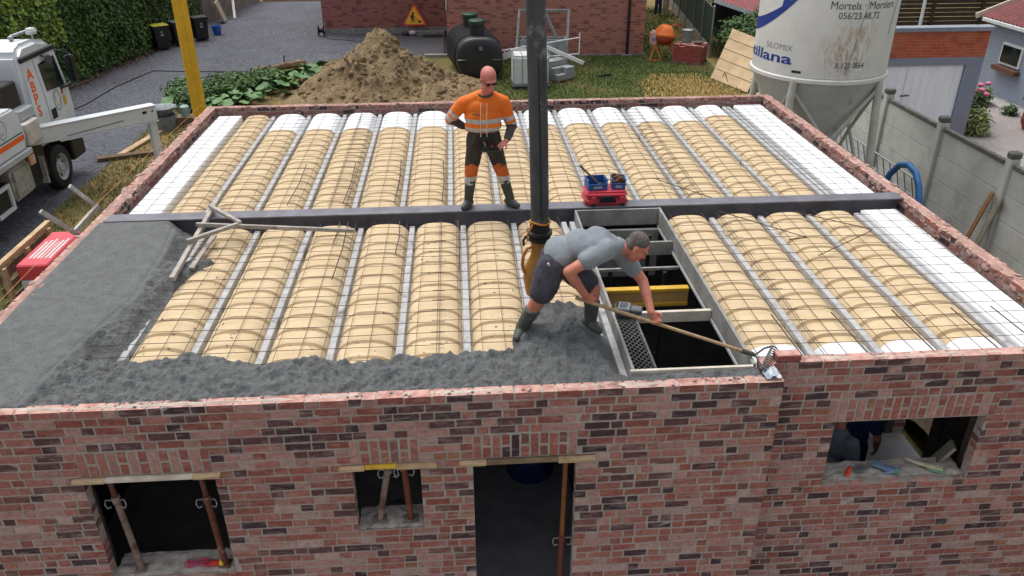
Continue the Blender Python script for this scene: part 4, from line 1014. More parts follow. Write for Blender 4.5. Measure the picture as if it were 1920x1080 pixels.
# ---- man far behind on the lawn, beside the neighbour's house
def far_man(x, y, label):
    p = thing('person', label, 'person', (x, y, GZ), R(200))
    mb = MB(); head(mb, (0, 0, 1.62), basis((0, 1, 0))); limb(mb, [(0, 0, 1.38), (0, 0, 1.52)], [.06, .055]); mb.ball((0, 0, 1.2), (.17, .1, .2)); mb.ball((0, 0, .98), (.15, .1, .13))
    for s in (-1, 1):
        limb(mb, [(s*.19, 0, 1.36), (s*.25, .02, 1.08), (s*.23, .1, .86)], [.055, .042, .03]); hand(mb, (s*.23, .1, .86), (0, .2, -1), (-s, 0, 0), 20, s)
        limb(mb, [(s*.09, 0, .9), (s*.11, .02, .5), (s*.12, -.02, .1)], [.085, .055, .042]); mb.ball((s*.12, .05, .04), (.05, .13, .042))
    mb.v = [WM[p.name] @ v for v in mb.v]; sculpt(mb, 'body', [SKIN], .012, p, 3)
    mb = MB(); mb.ball((0, 0, 1.22), (.2, .13, .22)); mb.ball((0, 0, 1.0), (.17, .125, .12))
    for s in (-1, 1): limb(mb, [(s*.19, 0, 1.36), (s*.23, .01, 1.16)], [.08, .07])
    mb.v = [WM[p.name] @ v for v in mb.v]; sculpt(mb, 'shirt', [mat('slate_tee', (110, 122, 132))], .013, p, 3)
    mb = MB(); mb.ball((0, 0, .93), (.165, .12, .10))
    for s in (-1, 1): limb(mb, [(s*.09, 0, .9), (s*.11, .02, .5), (s*.12, -.02, .12)], [.105, .085, .075])
    mb.v = [WM[p.name] @ v for v in mb.v]; sculpt(mb, 'trousers', [mat('denim', (62, 74, 110), (46, 56, 88), 6, .9)], .013, p, 3)
far_man(11.62, 32.0, 'far-off person in dark jeans beside the neighbouring brick house')
# ================================================================== ground, drive, lawn
def txt(body, size, **kw):
    cu = bpy.data.curves.new('t', 'FONT'); cu.body = body; cu.size = size
    for k, v in kw.items(): setattr(cu, k, v)
    cu.resolution_u = 3
    o = bpy.data.objects.new('t', cu); TS.collection.objects.link(o)
    vl = TS.view_layers[0]; vl.update(); me = bpy.data.meshes.new_from_object(o.evaluated_get(vl.depsgraph))
    r = ([v.co.copy() for v in me.vertices], [list(p.vertices) for p in me.polygons])
    bpy.data.objects.remove(o); bpy.data.meshes.remove(me); bpy.data.curves.remove(cu); return r
def ground_mat(name, a, b, c, s1=.35, s2=9, bump=.5, lo=.42, hi=.58):
    m, nt, bs = newmat(name)
    col = mixc(nt, ramp(nt, noisetex(nt, s1, 5, .6), [(lo, 0.), (hi, 1.)]), lin(a), lin(b))
    col = mixc(nt, ramp(nt, noisetex(nt, s2, 8, .75, w=2), [(.40, 0.), (.66, .8)]), col, lin(c))
    nt.links.new(col, bs.inputs['Base Color']); bs.inputs['Roughness'].default_value = .97; bs.inputs['Specular IOR Level'].default_value = .1
    bumpn(nt, bs, noisetex(nt, s2*3, 8, .7, w=1), bump, .05); return m
SOILG = ground_mat('dry_lawn_ground', (98, 98, 62), (146, 128, 86), (80, 78, 54))
struct(MB().bx(-120, 120, -80, 160, GZ-.3, GZ).build('ground', SOILG))
ASPH = ground_mat('dark_gravel_drive', (84, 87, 96), (72, 74, 82), (138, 140, 146), .5, 12, 1.0)
dr = [(-30, -10), (-6.75, -10), (-6.72, 4), (-6.95, 9), (-6.85, 12.2), (-6.95, 14.8), (-7.45, 17.4), (-6.9, 19.4), (-5.4, 21.1), (-3.7, 22.5), (-2.4, 23.6), (-1.0, 24.2), (1.40, 23.8), (1.40, 38.2), (-30, 38.2)]
m = MB()
def smoothpoly(p, n=6, amp=.10):
    out = []
    for i, (a, b) in enumerate(zip(p, p[1:]+p[:1])):
        L = math.dist(a, b); k = max(1, int(L/.5))
        for j in range(k):
            t = j/k; x, y = a[0]+(b[0]-a[0])*t, a[1]+(b[1]-a[1])*t
            d = amp*noise.noise(V((x*1.3, y*1.3, 0))); out.append((x+d, y+d))
    return out
m.prism(smoothpoly(dr), .006, None, (0, 0, GZ))
struct(m.build('gravel_drive', ASPH))
struct(MB().prism(smoothpoly([(-6.6, -14), (11.2, -14), (11.2, -2.75), (-6.6, -2.75)]), .005, None, (0, 0, GZ)).build('bounce_yard', ground_mat('pale_bounce_ground', (176, 172, 164), (160, 154, 146), (196, 192, 186), .6, 14, .8)))  # unseen pale ground, added to bounce neutral fill onto the front wall
LAWN = ground_mat('mown_lawn', (88, 102, 56), (106, 110, 64), (70, 80, 46), .6, 7, .6)
struct(MB().prism(smoothpoly([(2.6, 15.0), (10.8, 15.0), (11.2, 22.5), (12.4, 34), (9.1, 34), (9.0, 23.0), (3.0, 23.0)]), .004, None, (0, 0, GZ)).build('lawn', LAWN))
struct(MB().prism(smoothpoly([(7.6, 16.4), (11.0, 15.6), (10.9, 18.6), (10.2, 19.8), (8.6, 20.0), (7.9, 18.6)], amp=.35), .004, None, (0, 0, GZ+.004)).build('dry_patch', ground_mat('scorched_grass', (172, 142, 92), (156, 132, 80), (128, 118, 66), .8, 7, .6)))
# grass blades
def blades(name, n, fn, mats, label, h=(.05, .13), w=.012, seed=1):
    rg = random.Random(seed); m = MB(); k = 0
    while k < n:
        p = fn(rg)
        if p is None: continue
        k += 1; x, y, mi = p; a = rg.uniform(0, 6.28); hh = rg.uniform(*h); ww = w*rg.uniform(.7, 1.6); dx, dy = math.cos(a)*ww, math.sin(a)*ww; lx, ly = rg.uniform(-.6, .6)*hh, rg.uniform(-.6, .6)*hh
        m.cur = mi; m.add([(x-dx, y-dy, GZ), (x+dx, y+dy, GZ), (x+lx, y+ly, GZ+hh)], [(0, 1, 2)])
    o = m.build(name, mats); tag(o, label, 'grass', kind='stuff')
GR1 = mat('grass_blade_green', (100, 114, 62), (82, 98, 50), 2, .9, bump=0, isl=.35); GR2 = mat('grass_blade_straw', (172, 152, 108), (148, 130, 86), 2, .9, bump=0, isl=.3)
def f1(rg):
    x, y = rg.uniform(2.8, 11), rg.uniform(15, 23)
    dryp = noise.noise(V((x*.6, y*.6, 0)))+max(0, 1-math.hypot((x-9.7)/1.6, (y-17.6)/2.0))*1.6
    return (x, y, 1 if dryp+rg.uniform(-.3, .3) > .35 else 0)
blades('lawn_grass', 26000, f1, [GR1, GR2], 'short patchy lawn grass around the grey blocks and brick pallet', (.04, .10), .013)
def f2(rg):
    x, y = rg.uniform(-6.9, -3.2), rg.uniform(2.5, 14.8); return (x, y, 1 if noise.noise(V((x*.9, y*.7, 3)))+rg.uniform(-.3, .3) > -.25 else 0)
blades('verge_grass', 12000, f2, [GR1, GR2], 'dry yellowish grass strip between the drive and the left wall', (.03, .12), .012, 2)
def f3(rg):
    x, y = rg.uniform(9.1, 12.5), rg.uniform(23, 34); return (x, y, 1 if noise.noise(V((x*.6, y*.6, 3))) > .0 else 0)
blades('side_grass', 7000, f3, [GR1, GR2], 'grass path between the neighbouring house and the green fence', (.05, .14), .016, 3)

# leaf scatter
def leaf(m, p, n, s, rg, fold=.25, ln=1.3):
    n = V(n).normalized(); d = n.orthogonal().normalized(); d = M.Rotation(rg.uniform(0, 6.28), 3, n) @ d; x = d.cross(n)
    p = V(p); L = s*ln
    m.add([p, p+d*L*.45+x*s*.5+n*s*fold, p+d*L, p+d*L*.45-x*s*.5+n*s*fold], [(0, 1, 2), (0, 2, 3)])
IVY = mat('ivy_leaf', (92, 122, 48), (56, 86, 36), .9, .55, bump=0, isl=.55, spec=.4)
IVY2 = mat('young_ivy_leaf', (158, 178, 72), (118, 148, 56), .9, .55, bump=0, isl=.4, spec=.4)
# wall behind the ivy
base = [(-14.9, 8.0), (-12.7, 14.0), (-11.45, 20.0), (-10.95, 23.3), (-10.55, 27.0), (-10.0, 31.2)]
wl = thing('ivy_wall', 'tall garden wall completely covered in dark green ivy beside the drive', 'ivy wall', (-11, 20, GZ))
m = MB()
for a, b in zip(base, base[1:]): m.beam((a[0]-.4, a[1], GZ+1.9), (b[0]-.4, b[1], GZ+1.9), .25, 3.8)
m.build('wall', mat('old_grey_wall', (110, 104, 96), (80, 76, 70), 3, .95), wl)
rg = random.Random(21); m = MB(); m2 = MB()
segs = [(V((*a, 0)), V((*b, 0))) for a, b in zip(base, base[1:])]; tot = sum((b-a).length for a, b in segs)
cnt = 0
for a, b in segs:
    d = (b-a); L = d.length; d.normalize(); nrm = V((d.y, -d.x, 0))
    for _ in range(int(L*1750)):
        t = rg.uniform(0, L); z = rg.uniform(0, 1)**.9*3.9
        bul = .22+.30*(.5+.5*fbm((a.x+d.x*t*.9, a.y+d.y*t*.9, z*.9), 3))
        if L and (b.y > 27.5) and t > 2.6: bul *= .5
        dep = rg.random()**.5
        p = a+d*t+nrm*(bul*dep+.0)+V((0, 0, GZ+z+.05)); nn = nrm+V((rg.uniform(-.7, .7), rg.uniform(-.7, .7), rg.uniform(.1, 1.3)))
        yv = fbm((p.x*.5, p.y*.5, z*.6+4), 2)
        q = m2 if (p.y < 20.2 and z > 1.3 and yv > -.15 and rg.random() < .65) else m
        leaf(q, p, nn, rg.uniform(.07, .15), rg, .2, 1.15)
m.build('ivy_foliage', IVY, wl)['kind'] = 'stuff'; m2.build('young_ivy_foliage', IVY2, wl)['kind'] = 'stuff'
# bare end of the garden wall
gw = thing('garden_wall', 'bare grey stone wall at the far end of the drive', 'wall', (-9, 34.5, GZ))
MB().beam((-9.95, 31.4, GZ+.95), (-8.95, 38.6, GZ+.95), .3, 1.9).build('wall', mat('bare_grey_wall', (150, 146, 136), (118, 114, 104), 3, .95, bump=.5, c3=(96, 92, 82)), gw)
one(MB().bx(-8.6, 1.3, 38.25, 38.45, GZ, GZ+.14), 'kerb_timber', WOOD, 'pale timber edging closing the far end of the drive', 'edging')
rg = random.Random(4); m = MB()
for _ in range(900):
    y = rg.uniform(17, 27); x = -11.45+(y-19.9)*.14+.42+abs(rg.gauss(0, .22)); leaf(m, (x, y, GZ+.02), (rg.uniform(-.5, .5), rg.uniform(-.5, .5), 1), rg.uniform(.04, .08), rg)
tag(m.build('fallen_leaves', mat('dry_leaf', (122, 84, 58), (92, 66, 46), 2, .9, bump=0, isl=.4)), 'brown fallen leaves along the foot of the ivy', 'leaves', kind='stuff')

# wheelie bins
def wheelie(x, y, rz, lid, label, z=GZ+.006):
    b = thing('wheelie_bin', label, 'bin', (x, y, z), rz)
    BK = mat('bin_black', (30, 31, 35), (24, 25, 28), 8, .55, bump=.05)
    m = MB(); a, c = .24, .29
    m.add([(-a, -a, .06), (a, -a, .06), (a, a, .06), (-a, a, .06), (-c, -c, .92), (c, -c, .92), (c, c, .92), (-c, c, .92)], [(3,2,1,0),(4,5,6,7),(0,1,5,4),(1,2,6,5),(2,3,7,6),(3,0,4,7)])
    m.build('bin_body', BK, b, local=True, bevel=.02)
    MB().bx(-.31, .31, -.32, .30, .925, .965).build('lid', lid, b, local=True, bevel=.015)
    MB().bx(-.31, .31, -.31, -.29, .86, .92).build('rim', BK, b, local=True)
    MB().tube([(-.25, .36, .93), (.25, .36, .93)], .016, 8).build('handle', BK, b, local=True)
    for s in (-1, 1): MB().tube([(s*.26, .25, .10), (s*.31, .25, .10)], .10, 14).build('wheel', RUBBER, b, local=True)
    v, f = txt('*', .26, align_x='CENTER'); WH = mat('print_white', (205, 205, 205), None, 9, .6, bump=0)
    MB().add([(p.x, -.281+.0, .56+p.y) for p in v], f).build('print', WH, b, local=True)
    MB().bx(-.06, .06, -.281, -.279, .56, .60).build('print', WH, b, local=True)
wheelie(-10.0, 25.75, R(35), mat('yellow_lid', (196, 186, 60), (176, 166, 52), 8, .5), 'black wheelie bin with a yellow lid against the ivy')
wheelie(-9.5, 26.55, R(35), mat('grey_green_lid', (84, 98, 92), (70, 82, 78), 8, .5), 'black wheelie bin with a grey-green lid beside the yellow-lidded one')
wheelie(-8.95, 27.55, R(35), mat('bin_black', (30, 31, 35)), 'all-black wheelie bin half hidden by the yellow mast')
g = thing('blue_bucket', 'bright blue plastic bucket standing on the drive by the wall', 'bucket', (-8.6, 28.75, GZ+.006))
BB = mat('bright_blue_plastic', (36, 96, 190), (30, 82, 168), 8, .45)
MB().lathe([(.15, 0), (.20, .34), (.215, .34), (.215, .36), (.195, .36), (.145, .03)], (-8.6, 28.75, GZ+.008), 20).build('pail', BB, g, smooth=True, sharp=40)
MB().tube([(-8.6+.21*math.cos(a), 28.75-.1, GZ+.33-.18*math.sin(a)) for a in [i*math.pi/8 for i in range(9)]], .008, 6).build('handle', GALV, g)
one(MB().box((-9.18, 31.9, GZ+.50), (.09, .95, .98), (0, R(-18), R(8))), 'stone_slab', mat('beige_slab', (176, 164, 146), (154, 142, 126), 4, .9), 'beige stone slab leaning on the bare wall behind the bucket', 'slab', bevel=.03)
one(MB().beam((-8.75, 32.6, GZ+.03), (-9.15, 34.4, GZ+1.35), .12, .1), 'white_post', mat('white_post_paint', (206, 204, 198), (180, 178, 172), 5, .8), 'white broken post leaning against the far grey wall', 'post', bevel=.01)
# old beam, pipe, small wheel
rg = random.Random(8)
g = thing('old_timber', 'weathered old timber beam lying along the edge of the drive', 'timber', (-4.5, 21.8, GZ))
m = MB(); a, b = V((-5.45, 21.05, GZ+.10)), V((-3.8, 22.3, GZ+.12)); m.tube([a.lerp(b, i/10)+V((0, 0, rg.uniform(-.015, .02))) for i in range(11)], [rg.uniform(.10, .14) for _ in range(11)], 7)
m.build('log', WOODOLD, g); MB().tube([(-4.45, 21.85, GZ+.2), (-4.45, 21.85, GZ+.42), (-4.38, 21.85, GZ+.45)], .025, 6).build('iron_hook', DARKSTEEL, g)
one(MB().tube([(-4.3, 20.9, GZ+.03), (-3.4, 21.7, GZ+.10)], .03, 8), 'metal_pipe', GALV, 'short grey metal pipe lying beside the old timber', 'pipe')
g = thing('hose_reel', 'small dark wheel-shaped cable reel at the corner of the neighbouring house', 'reel', (-4.0, 28.0, GZ+.006))
MB().lathe([(.22, -.12), (.22, -.10), (.09, -.09), (.09, .09), (.22, .10), (.22, .12)], (-4.0, 28.0, GZ+.24), 20, M.Rotation(R(90), 3, 'Y')).build('drum', RUBBER, g, smooth=True, sharp=30)
MB().tube([(-4.0-.16, 28.0, GZ+.24), (-3.84, 28.0, GZ+.24)], .05, 10).build('hub', GALV, g)
for s in (-1, 1): MB().tube([(-4.0+s*.15, 28.2, GZ+.01), (-4.0+s*.15, 28.0, GZ+.26), (-4.0+s*.15, 28.15, GZ+.55)], .014, 6).build('stand', GALV, g)
one(MB().tube([(-3.95, 27.75, GZ+.015), (-3.5, 27.2, GZ+.015), (-2.9, 27.0, GZ+.015), (-2.3, 26.6, GZ+.015), (-1.6, 26.8, GZ+.015)], .014, 6), 'black_cable', RUBBER, 'thin black cable running from the reel across the drive', 'cable')
one(MB().tube([(-10.4, 15.2, GZ+.02), (-9.7, 17.2, GZ+.02), (-9.6, 19.5, GZ+.02), (-9.1, 21.8, GZ+.02), (-8.1, 21.6, GZ+.02), (-6.4, 21.4, GZ+.02), (-5.2, 21.3, GZ+.02)], .018, 6), 'black_cable', RUBBER, 'long black cable snaking along the foot of the ivy and over the drive', 'cable')

# soil heap
SOIL = mat('dry_clay_soil', (150, 130, 98), (118, 100, 72), 2.2, .97, bump=1, bscale=10, dist=.10, c3=(96, 80, 60), c3scale=1.3, c3lo=.55)
def hz(x, y):
    d = 0
    for cx, cy, hh, rx, ry in ((-.75, 18.6, 2.05, 2.9, 2.7), (1.0, 18.3, .95, 2.2, 1.9), (-1.9, 18.0, .9, 2.2, 2.0)):
        q = math.hypot((x-cx)/rx, (y-cy)/ry); d = max(d, hh*max(0, 1-q**.95))
    n1 = fbm((x*.9, y*.9, 2), 4); n2 = noise.turbulence(V((x*3.2, y*3.2, 7)), 4, True); n3 = noise.noise(V((x*9, y*9, 1)))
    rid = -abs(noise.noise(V((x*1.1+3, y*.45, 9))))*.28
    return GZ-.06+d+min(1, d*1.4)*(.20*n1+.30*(n2-.5)+.045*n3+rid)
m = MB(); m.grid(120, 100, lambda a, b: V((-4.3+a*7.2, 15.6+b*6.4, hz(-4.3+a*7.2, 15.6+b*6.4))))
hp = m.build('soil_heap', SOIL, smooth=True, sharp=0); tag(hp, 'large heap of excavated brown soil behind the back wall', 'soil heap')
rg = random.Random(12); m = MB()
for _ in range(700):
    x, y = rg.gauss(.2, 1.7), rg.gauss(17.6, 1.1); z = hz(x, y)
    if z < GZ+.05: continue
    r = rg.choice((.025, .03, .04, .05, .07, .10)); m.ball((x, y, z), (r*rg.uniform(.7, 1.4), r*rg.uniform(.7, 1.4), r*.75), 6, 4, Euler((rg.uniform(0, 3), rg.uniform(0, 3), 0)).to_matrix())
tag(m.build('soil_clods', SOIL), 'loose earth clods scattered over the soil heap', 'clods', kind='stuff')
# garden plants
def bush(name, blobs, n, s, mt, label, cat='plant', seed=1, up=.6, ln=1.4, fold=.2, group=None, stem=True):
    rg = random.Random(seed); t = thing(name, label, cat, (blobs[0][0], blobs[0][1], GZ), 0, group); m = MB(); wts = [b[3]*b[4]*b[5] for b in blobs]
    for _ in range(n):
        b = rg.choices(blobs, wts)[0]
        while True:
            q = V((rg.uniform(-1, 1), rg.uniform(-1, 1), rg.uniform(-1, 1)))
            if q.length < 1: break
        q = q*(.55+.45*rg.random()); p = V((b[0]+q.x*b[3], b[1]+q.y*b[4], b[2]+q.z*b[5]))
        if p.z < GZ+.02: p.z = GZ+.02+rg.random()*.1
        leaf(m, p, V((q.x, q.y, q.z+up))+V((rg.uniform(-.6, .6), rg.uniform(-.6, .6), rg.uniform(-.2, .6))), s*rg.uniform(.6, 1.3), rg, fold, ln)
    m.build('foliage', mt, t)['kind'] = 'stuff'
    if stem:
        m = MB()
        for b in blobs:
            for k in range(3): m.tube([(b[0]+rg.uniform(-.2, .2)*b[3], b[1]+rg.uniform(-.2, .2)*b[4], GZ-.02), (b[0]+rg.uniform(-.5, .5)*b[3], b[1]+rg.uniform(-.5, .5)*b[4], b[2]+b[5]*.3)], [.018, .008], 5)
        m.build('stems', mat('green_stem', (86, 92, 52), None, 5, .9), t)
    return t
NET = mat('weed_leaf', (74, 112, 40), (50, 84, 30), 1.2, .6, bump=0, isl=.5); SQ = mat('squash_leaf', (98, 136, 80), (66, 104, 52), 2.0, .6, bump=0, isl=.35)
bush('weed_bush', [(-6.6, 17.7, GZ+.3, 1.0, .9, .45), (-5.5, 18.3, GZ+.3, 1.1, 1.0, .45), (-4.6, 19.2, GZ+.28, .9, .9, .4), (-6.2, 16.7, GZ+.3, .8, .7, .45)], 9000, .085, NET, 'dense bush of green weeds growing by the drive behind the yellow mast', 'bush', 31)
rg = random.Random(33); g = thing('squash_plant', 'patch of large pale green squash leaves at the foot of the soil heap', 'plant', (-4.3, 17.0, GZ)); lv = []
SQv = []
for _k in range(3):
    m = MB()
    L = .34+.05*_k; N = 10
    vs = [V((0, 0, 0))]+[V((L*.5*math.cos(a)*(1+.12*math.sin(a*5+_k)), L*.5*math.sin(a)*(1+.12*math.cos(a*4)), .05+.02*math.sin(a*3))) for a in [i*2*math.pi/N for i in range(N)]]
    m.add(vs, [(0, i, i % N+1) for i in range(1, N+1)]); SQv.append(m.mesh('leaf', SQ, smooth=True, sharp=0))
iv = WM[g.name].inverted()
for i in range(150):
    t = rg.random(); x, y = -5.7+t*3.0+rg.gauss(0, .45), 15.9+t*4.6+rg.gauss(0, .35)
    z = GZ+rg.uniform(.15, .42)
    if y > 20.8: continue
    link('leaf', SQv[i % 3], iv @ V((x, y, z)), g, (rg.uniform(-.55, .45), rg.uniform(-.5, .5), rg.uniform(0, 6.28)))
m = MB()
for i in range(70):
    t = rg.random(); x, y = -5.7+t*3.0+rg.gauss(0, .4), 15.9+t*4.6+rg.gauss(0, .3); m.tube([(x, y, GZ-.02), (x+rg.uniform(-.1, .1), y, GZ+.3)], .01, 5)
m.build('stalks', mat('green_stem', (86, 92, 52)), g)
# yellow mast behind the left corner
g = thing('yellow_mast', 'tall yellow painted steel mast standing behind the left corner of the house', 'mast', (-3.36, 8.1, GZ))
YM = mat('chipped_yellow_paint', (226, 178, 36), (206, 160, 30), 5, .5, bump=.1, c3=(190, 176, 150), c3scale=4, c3lo=.66)
MB().bx(-3.475, -3.245, 8.0, 8.2, GZ, 5.2).build('column', YM, g, bevel=.02)
MB().bx(-3.40, -3.32, 7.99, 8.0, GZ+.5, 5.2).build('rib', YM, g, bevel=.004)
MB().bx(-3.60, -3.12, 7.88, 8.32, GZ-.01, GZ+.03).build('base_plate', YM, g)
# tubs and watering can, planks
ZN = mat('old_zinc', (142, 150, 152), (112, 120, 124), 6, .6, .4, .15)
g = thing('zinc_tub', 'large oval zinc tub standing beside the truck outrigger', 'tub', (-6.45, 14.7, GZ))
MB().lathe([(.30, 0), (.37, .40), (.39, .41), (.36, .41), (.29, .03)], (-6.45, 14.45, GZ), 24).build('shell', ZN, g, smooth=True, sharp=40)
g = thing('zinc_tub', 'wide shallow zinc basin stacked on the larger tub', 'tub', (-6.45, 14.6, GZ+.42))
MB().lathe([(.22, 0), (.36, .20), (.38, .205), (.355, .20), (.21, .02)], (-6.42, 14.5, GZ+.42), 24).build('shell', ZN, g, smooth=True, sharp=40)
for s in (-1, 1): MB().tube([(-6.42+s*.36, 14.40, GZ+.60), (-6.42+s*.42, 14.5, GZ+.62), (-6.42+s*.36, 14.6, GZ+.60)], .012, 6).build('handle', ZN, g)
g = thing('watering_can', 'pale green watering can standing near the corner of the back wall', 'watering can', (-5.95, 14.9, GZ+.2))
CAN = mat('pale_green_can', (150, 172, 166), (130, 152, 146), 6, .5)
MB().lathe([(.12, 0), (.13, .26), (.09, .30), (.04, .31)], (-5.95, 14.9, GZ+.25), 16).build('vessel', CAN, g, smooth=True, sharp=40)
MB().tube([(-5.86, 14.9, GZ+.30), (-5.72, 14.9, GZ+.55), (-5.70, 14.9, GZ+.60)], [.025, .015, .04], 8).build('spout', CAN, g, smooth=True)
MB().tube([(-6.07, 14.9, GZ+.32), (-6.15, 14.9, GZ+.48), (-6.05, 14.9, GZ+.62), (-5.92, 14.9, GZ+.56)], .012, 6).build('handle', CAN, g, smooth=True)
one(MB().bx(-6.2, -5.7, 14.7, 15.1, GZ, GZ+.25), 'wooden_crate', WOODOLD, 'low grey crate carrying the watering can', 'crate', bevel=.01)
one(MB().beam((-7.25, 11.75, GZ+.06), (-4.6, 12.75, GZ+.06), .22, .09), 'thick_plank', mat('dark_plank', (112, 90, 66), (84, 66, 48), 4, .9, bump=.3), 'thick brown plank lying across the grass under the outrigger', 'plank', bevel=.006)
one(MB().beam((-6.85, 11.9, GZ+.05), (-6.45, 14.2, GZ+.05), .18, .05), 'edge_plank', WOOD, 'pale plank lying along the edge of the drive', 'plank', bevel=.004)
# ================================================================== pump truck
T = thing('pump_truck', 'white concrete pump truck with orange lettering parked on the drive', 'truck', (-8.4, 8.5, GZ))
WT = mat('truck_white', (214, 220, 224), (200, 207, 212), 2, .32, bump=.02, c3=(180, 184, 184), c3scale=1.2, c3lo=.66)
GLASS = mat('dark_glass', (28, 36, 36), (22, 28, 28), 3, .08, bump=0)
XS = -7.2
def yz_prism(mb, poly, x0, x1):                       # profile (y, z) extruded along x
    k = len(poly); mb.add([(x0, y, z) for y, z in poly]+[(x1, y, z) for y, z in poly], [tuple(range(k-1, -1, -1)), tuple(range(k, 2*k))]+[(i, (i+1) % k, k+(i+1) % k, k+i) for i in range(k)]); return mb
prof = [(9.28, -1.62), (11.12, -1.62), (11.24, -1.2), (11.22, -.72), (10.98, .18), (10.78, .40), (10.2, .52), (9.55, .52), (9.30, .36)]
m = yz_prism(MB(), prof, -9.62, XS); m.f = [f[::-1] for f in m.f]
m.build('cab', WT, T, bevel=.09, seg=3, smooth=True)
MB().bx(XS-.03, XS+.035, 9.33, 10.92, .175, .285).build('roof_gutter', BLACK, T, bevel=.02)
MB().prism([(10.04, .02), (10.80, .06), (10.98, -.64), (10.70, -.62), (10.12, -.58)], .012, M(((0, 0, 1), (1, 0, 0), (0, 1, 0))), (XS-.002, 0, 0)).build('side_window', GLASS, T)
for a, b in (((10.80, .08), (11.0, -.66)),): MB().beam((XS+.012, *a), (XS+.012, *b), .02, .03, (1, 0, 0)).build('window_pillar', WT, T)
LN = mat('panel_gap', (120, 126, 130), None, 9, .8, bump=0)
for a, b in (((9.86, .14), (9.97, -.62)), ((9.97, -.62), (10.02, -1.56)), ((9.80, -1.56), (11.1, -1.56))): MB().beam((XS+.001, *a), (XS+.001, *b), .006, .014, (1, 0, 0)).build('door_gap', LN, T)
MB().bx(XS-.0, XS+.006, 10.08, 10.32, -1.20, -.98).build('door_handle', BLACK, T, bevel=.002)
OR = mat('orange_print', (236, 104, 28), (226, 92, 22), 9, .5, bump=0)
for i, ch in enumerate('ABPS'):
    v, f = txt(ch, .31, align_x='CENTER', offset=.010)
    MB().add([(XS+.003, 9.60+p.x*1.2, -.20-.26*i+p.y*1.0) for p in v], f).build('lettering', OR, T)
def ring_on(x, cy, cz, ry, rz, w, mt, a0=0, a1=360, name='logo'):
    m = MB(); n = 40
    for i in range(n):
        t0, t1 = R(a0+(a1-a0)*i/n), R(a0+(a1-a0)*(i+1)/n)
        m.add([(x, cy+ry*math.cos(t0), cz+rz*math.sin(t0)), (x, cy+ry*math.cos(t1), cz+rz*math.sin(t1)), (x, cy+(ry-w)*math.cos(t1), cz+(rz-w)*math.sin(t1)), (x, cy+(ry-w)*math.cos(t0), cz+(rz-w)*math.sin(t0))], [(0, 1, 2, 3)])
    m.build(name, mt, T)
GRN = mat('green_print', (36, 110, 84), None, 9, .5, bump=0)
ring_on(XS+.004, 10.48, -.86, .16, .23, .022, GRN); ring_on(XS+.005, 10.50, -.83, .10, .15, .014, OR, 100, 330)
MB().prism([(10.72, -.80), (10.82, -.78), (10.84, -.66), (10.76, -.64)], .002, M(((0, 0, 1), (1, 0, 0), (0, 1, 0))), (XS+.003, 0, 0)).build('emblem', mat('red_print', (190, 50, 54), None, 9, .5, bump=0), T)
MB().prism([(10.74, -1.06), (10.88, -1.04), (10.90, -.86), (10.74, -.82)], .002, M(((0, 0, 1), (1, 0, 0), (0, 1, 0))), (XS+.003, 0, 0)).build('emblem', mat('yellow_print', (222, 168, 40), None, 9, .5, bump=0), T)
# mirrors
MB().bx(XS+.06, XS+.22, 11.10, 11.34, -.62, -.02).build('mirror', BLACK, T, bevel=.03, seg=2, smooth=True)
MB().tube([(XS-.1, 10.9, .15), (XS+.1, 11.05, .1), (XS+.15, 11.2, .0)], .025, 8).build('mirror_arm', BLACK, T, smooth=True)
MB().tube([(XS, 10.75, -.66), (XS+.1, 10.95, -.64), (XS+.15, 11.2, -.56)], .035, 8).build('mirror_arm', BLACK, T, smooth=True)
MB().ball((XS+.10, 10.36, .06), (.03, .17, .11), 14, 8, Euler((R(-18), 0, 0)).to_matrix()).build('kerb_mirror', mat('mirror_grey', (70, 78, 86), None, 5, .3), T, smooth=True)
MB().tube([(XS, 10.25, .16), (XS+.08, 10.3, .13)], .018, 6).build('mirror_arm', BLACK, T)
# beacon and roof horn
MB().lathe([(.02, 0), (.02, .10), (.10, .10), (.12, .16), (.09, .22), (.0, .24)], (-7.35, 10.45, .48), 16).build('beacon', mat('beacon_grey', (196, 200, 198), None, 5, .4), T, smooth=True)
MB().tube([(-7.55, 9.95, .62), (-7.4, 10.3, .66)], .03, 8).build('roof_horn', GALV, T); MB().ball((-7.55, 9.95, .58), .06).build('roof_horn', GALV, T, smooth=True)
for y in (9.45,): MB().tube([(-8.9, 9.29, -.2), (-7.5, 9.275, -.2)], .01, 5).build('rear_seam', LN, T)
# black unit behind the cab
MB().bx(-8.4, -7.32, 8.62, 9.20, -.86, -.12).build('air_filter_box', mat('black_brown_plastic', (44, 38, 36), (34, 30, 28), 5, .6), T, bevel=.03)
MB().tube([(-7.45, 8.6, -.15), (-7.9, 8.6, -.12), (-8.2, 8.6, -.2)], .07, 10).build('intake_pipe', BLACK, T, smooth=True)
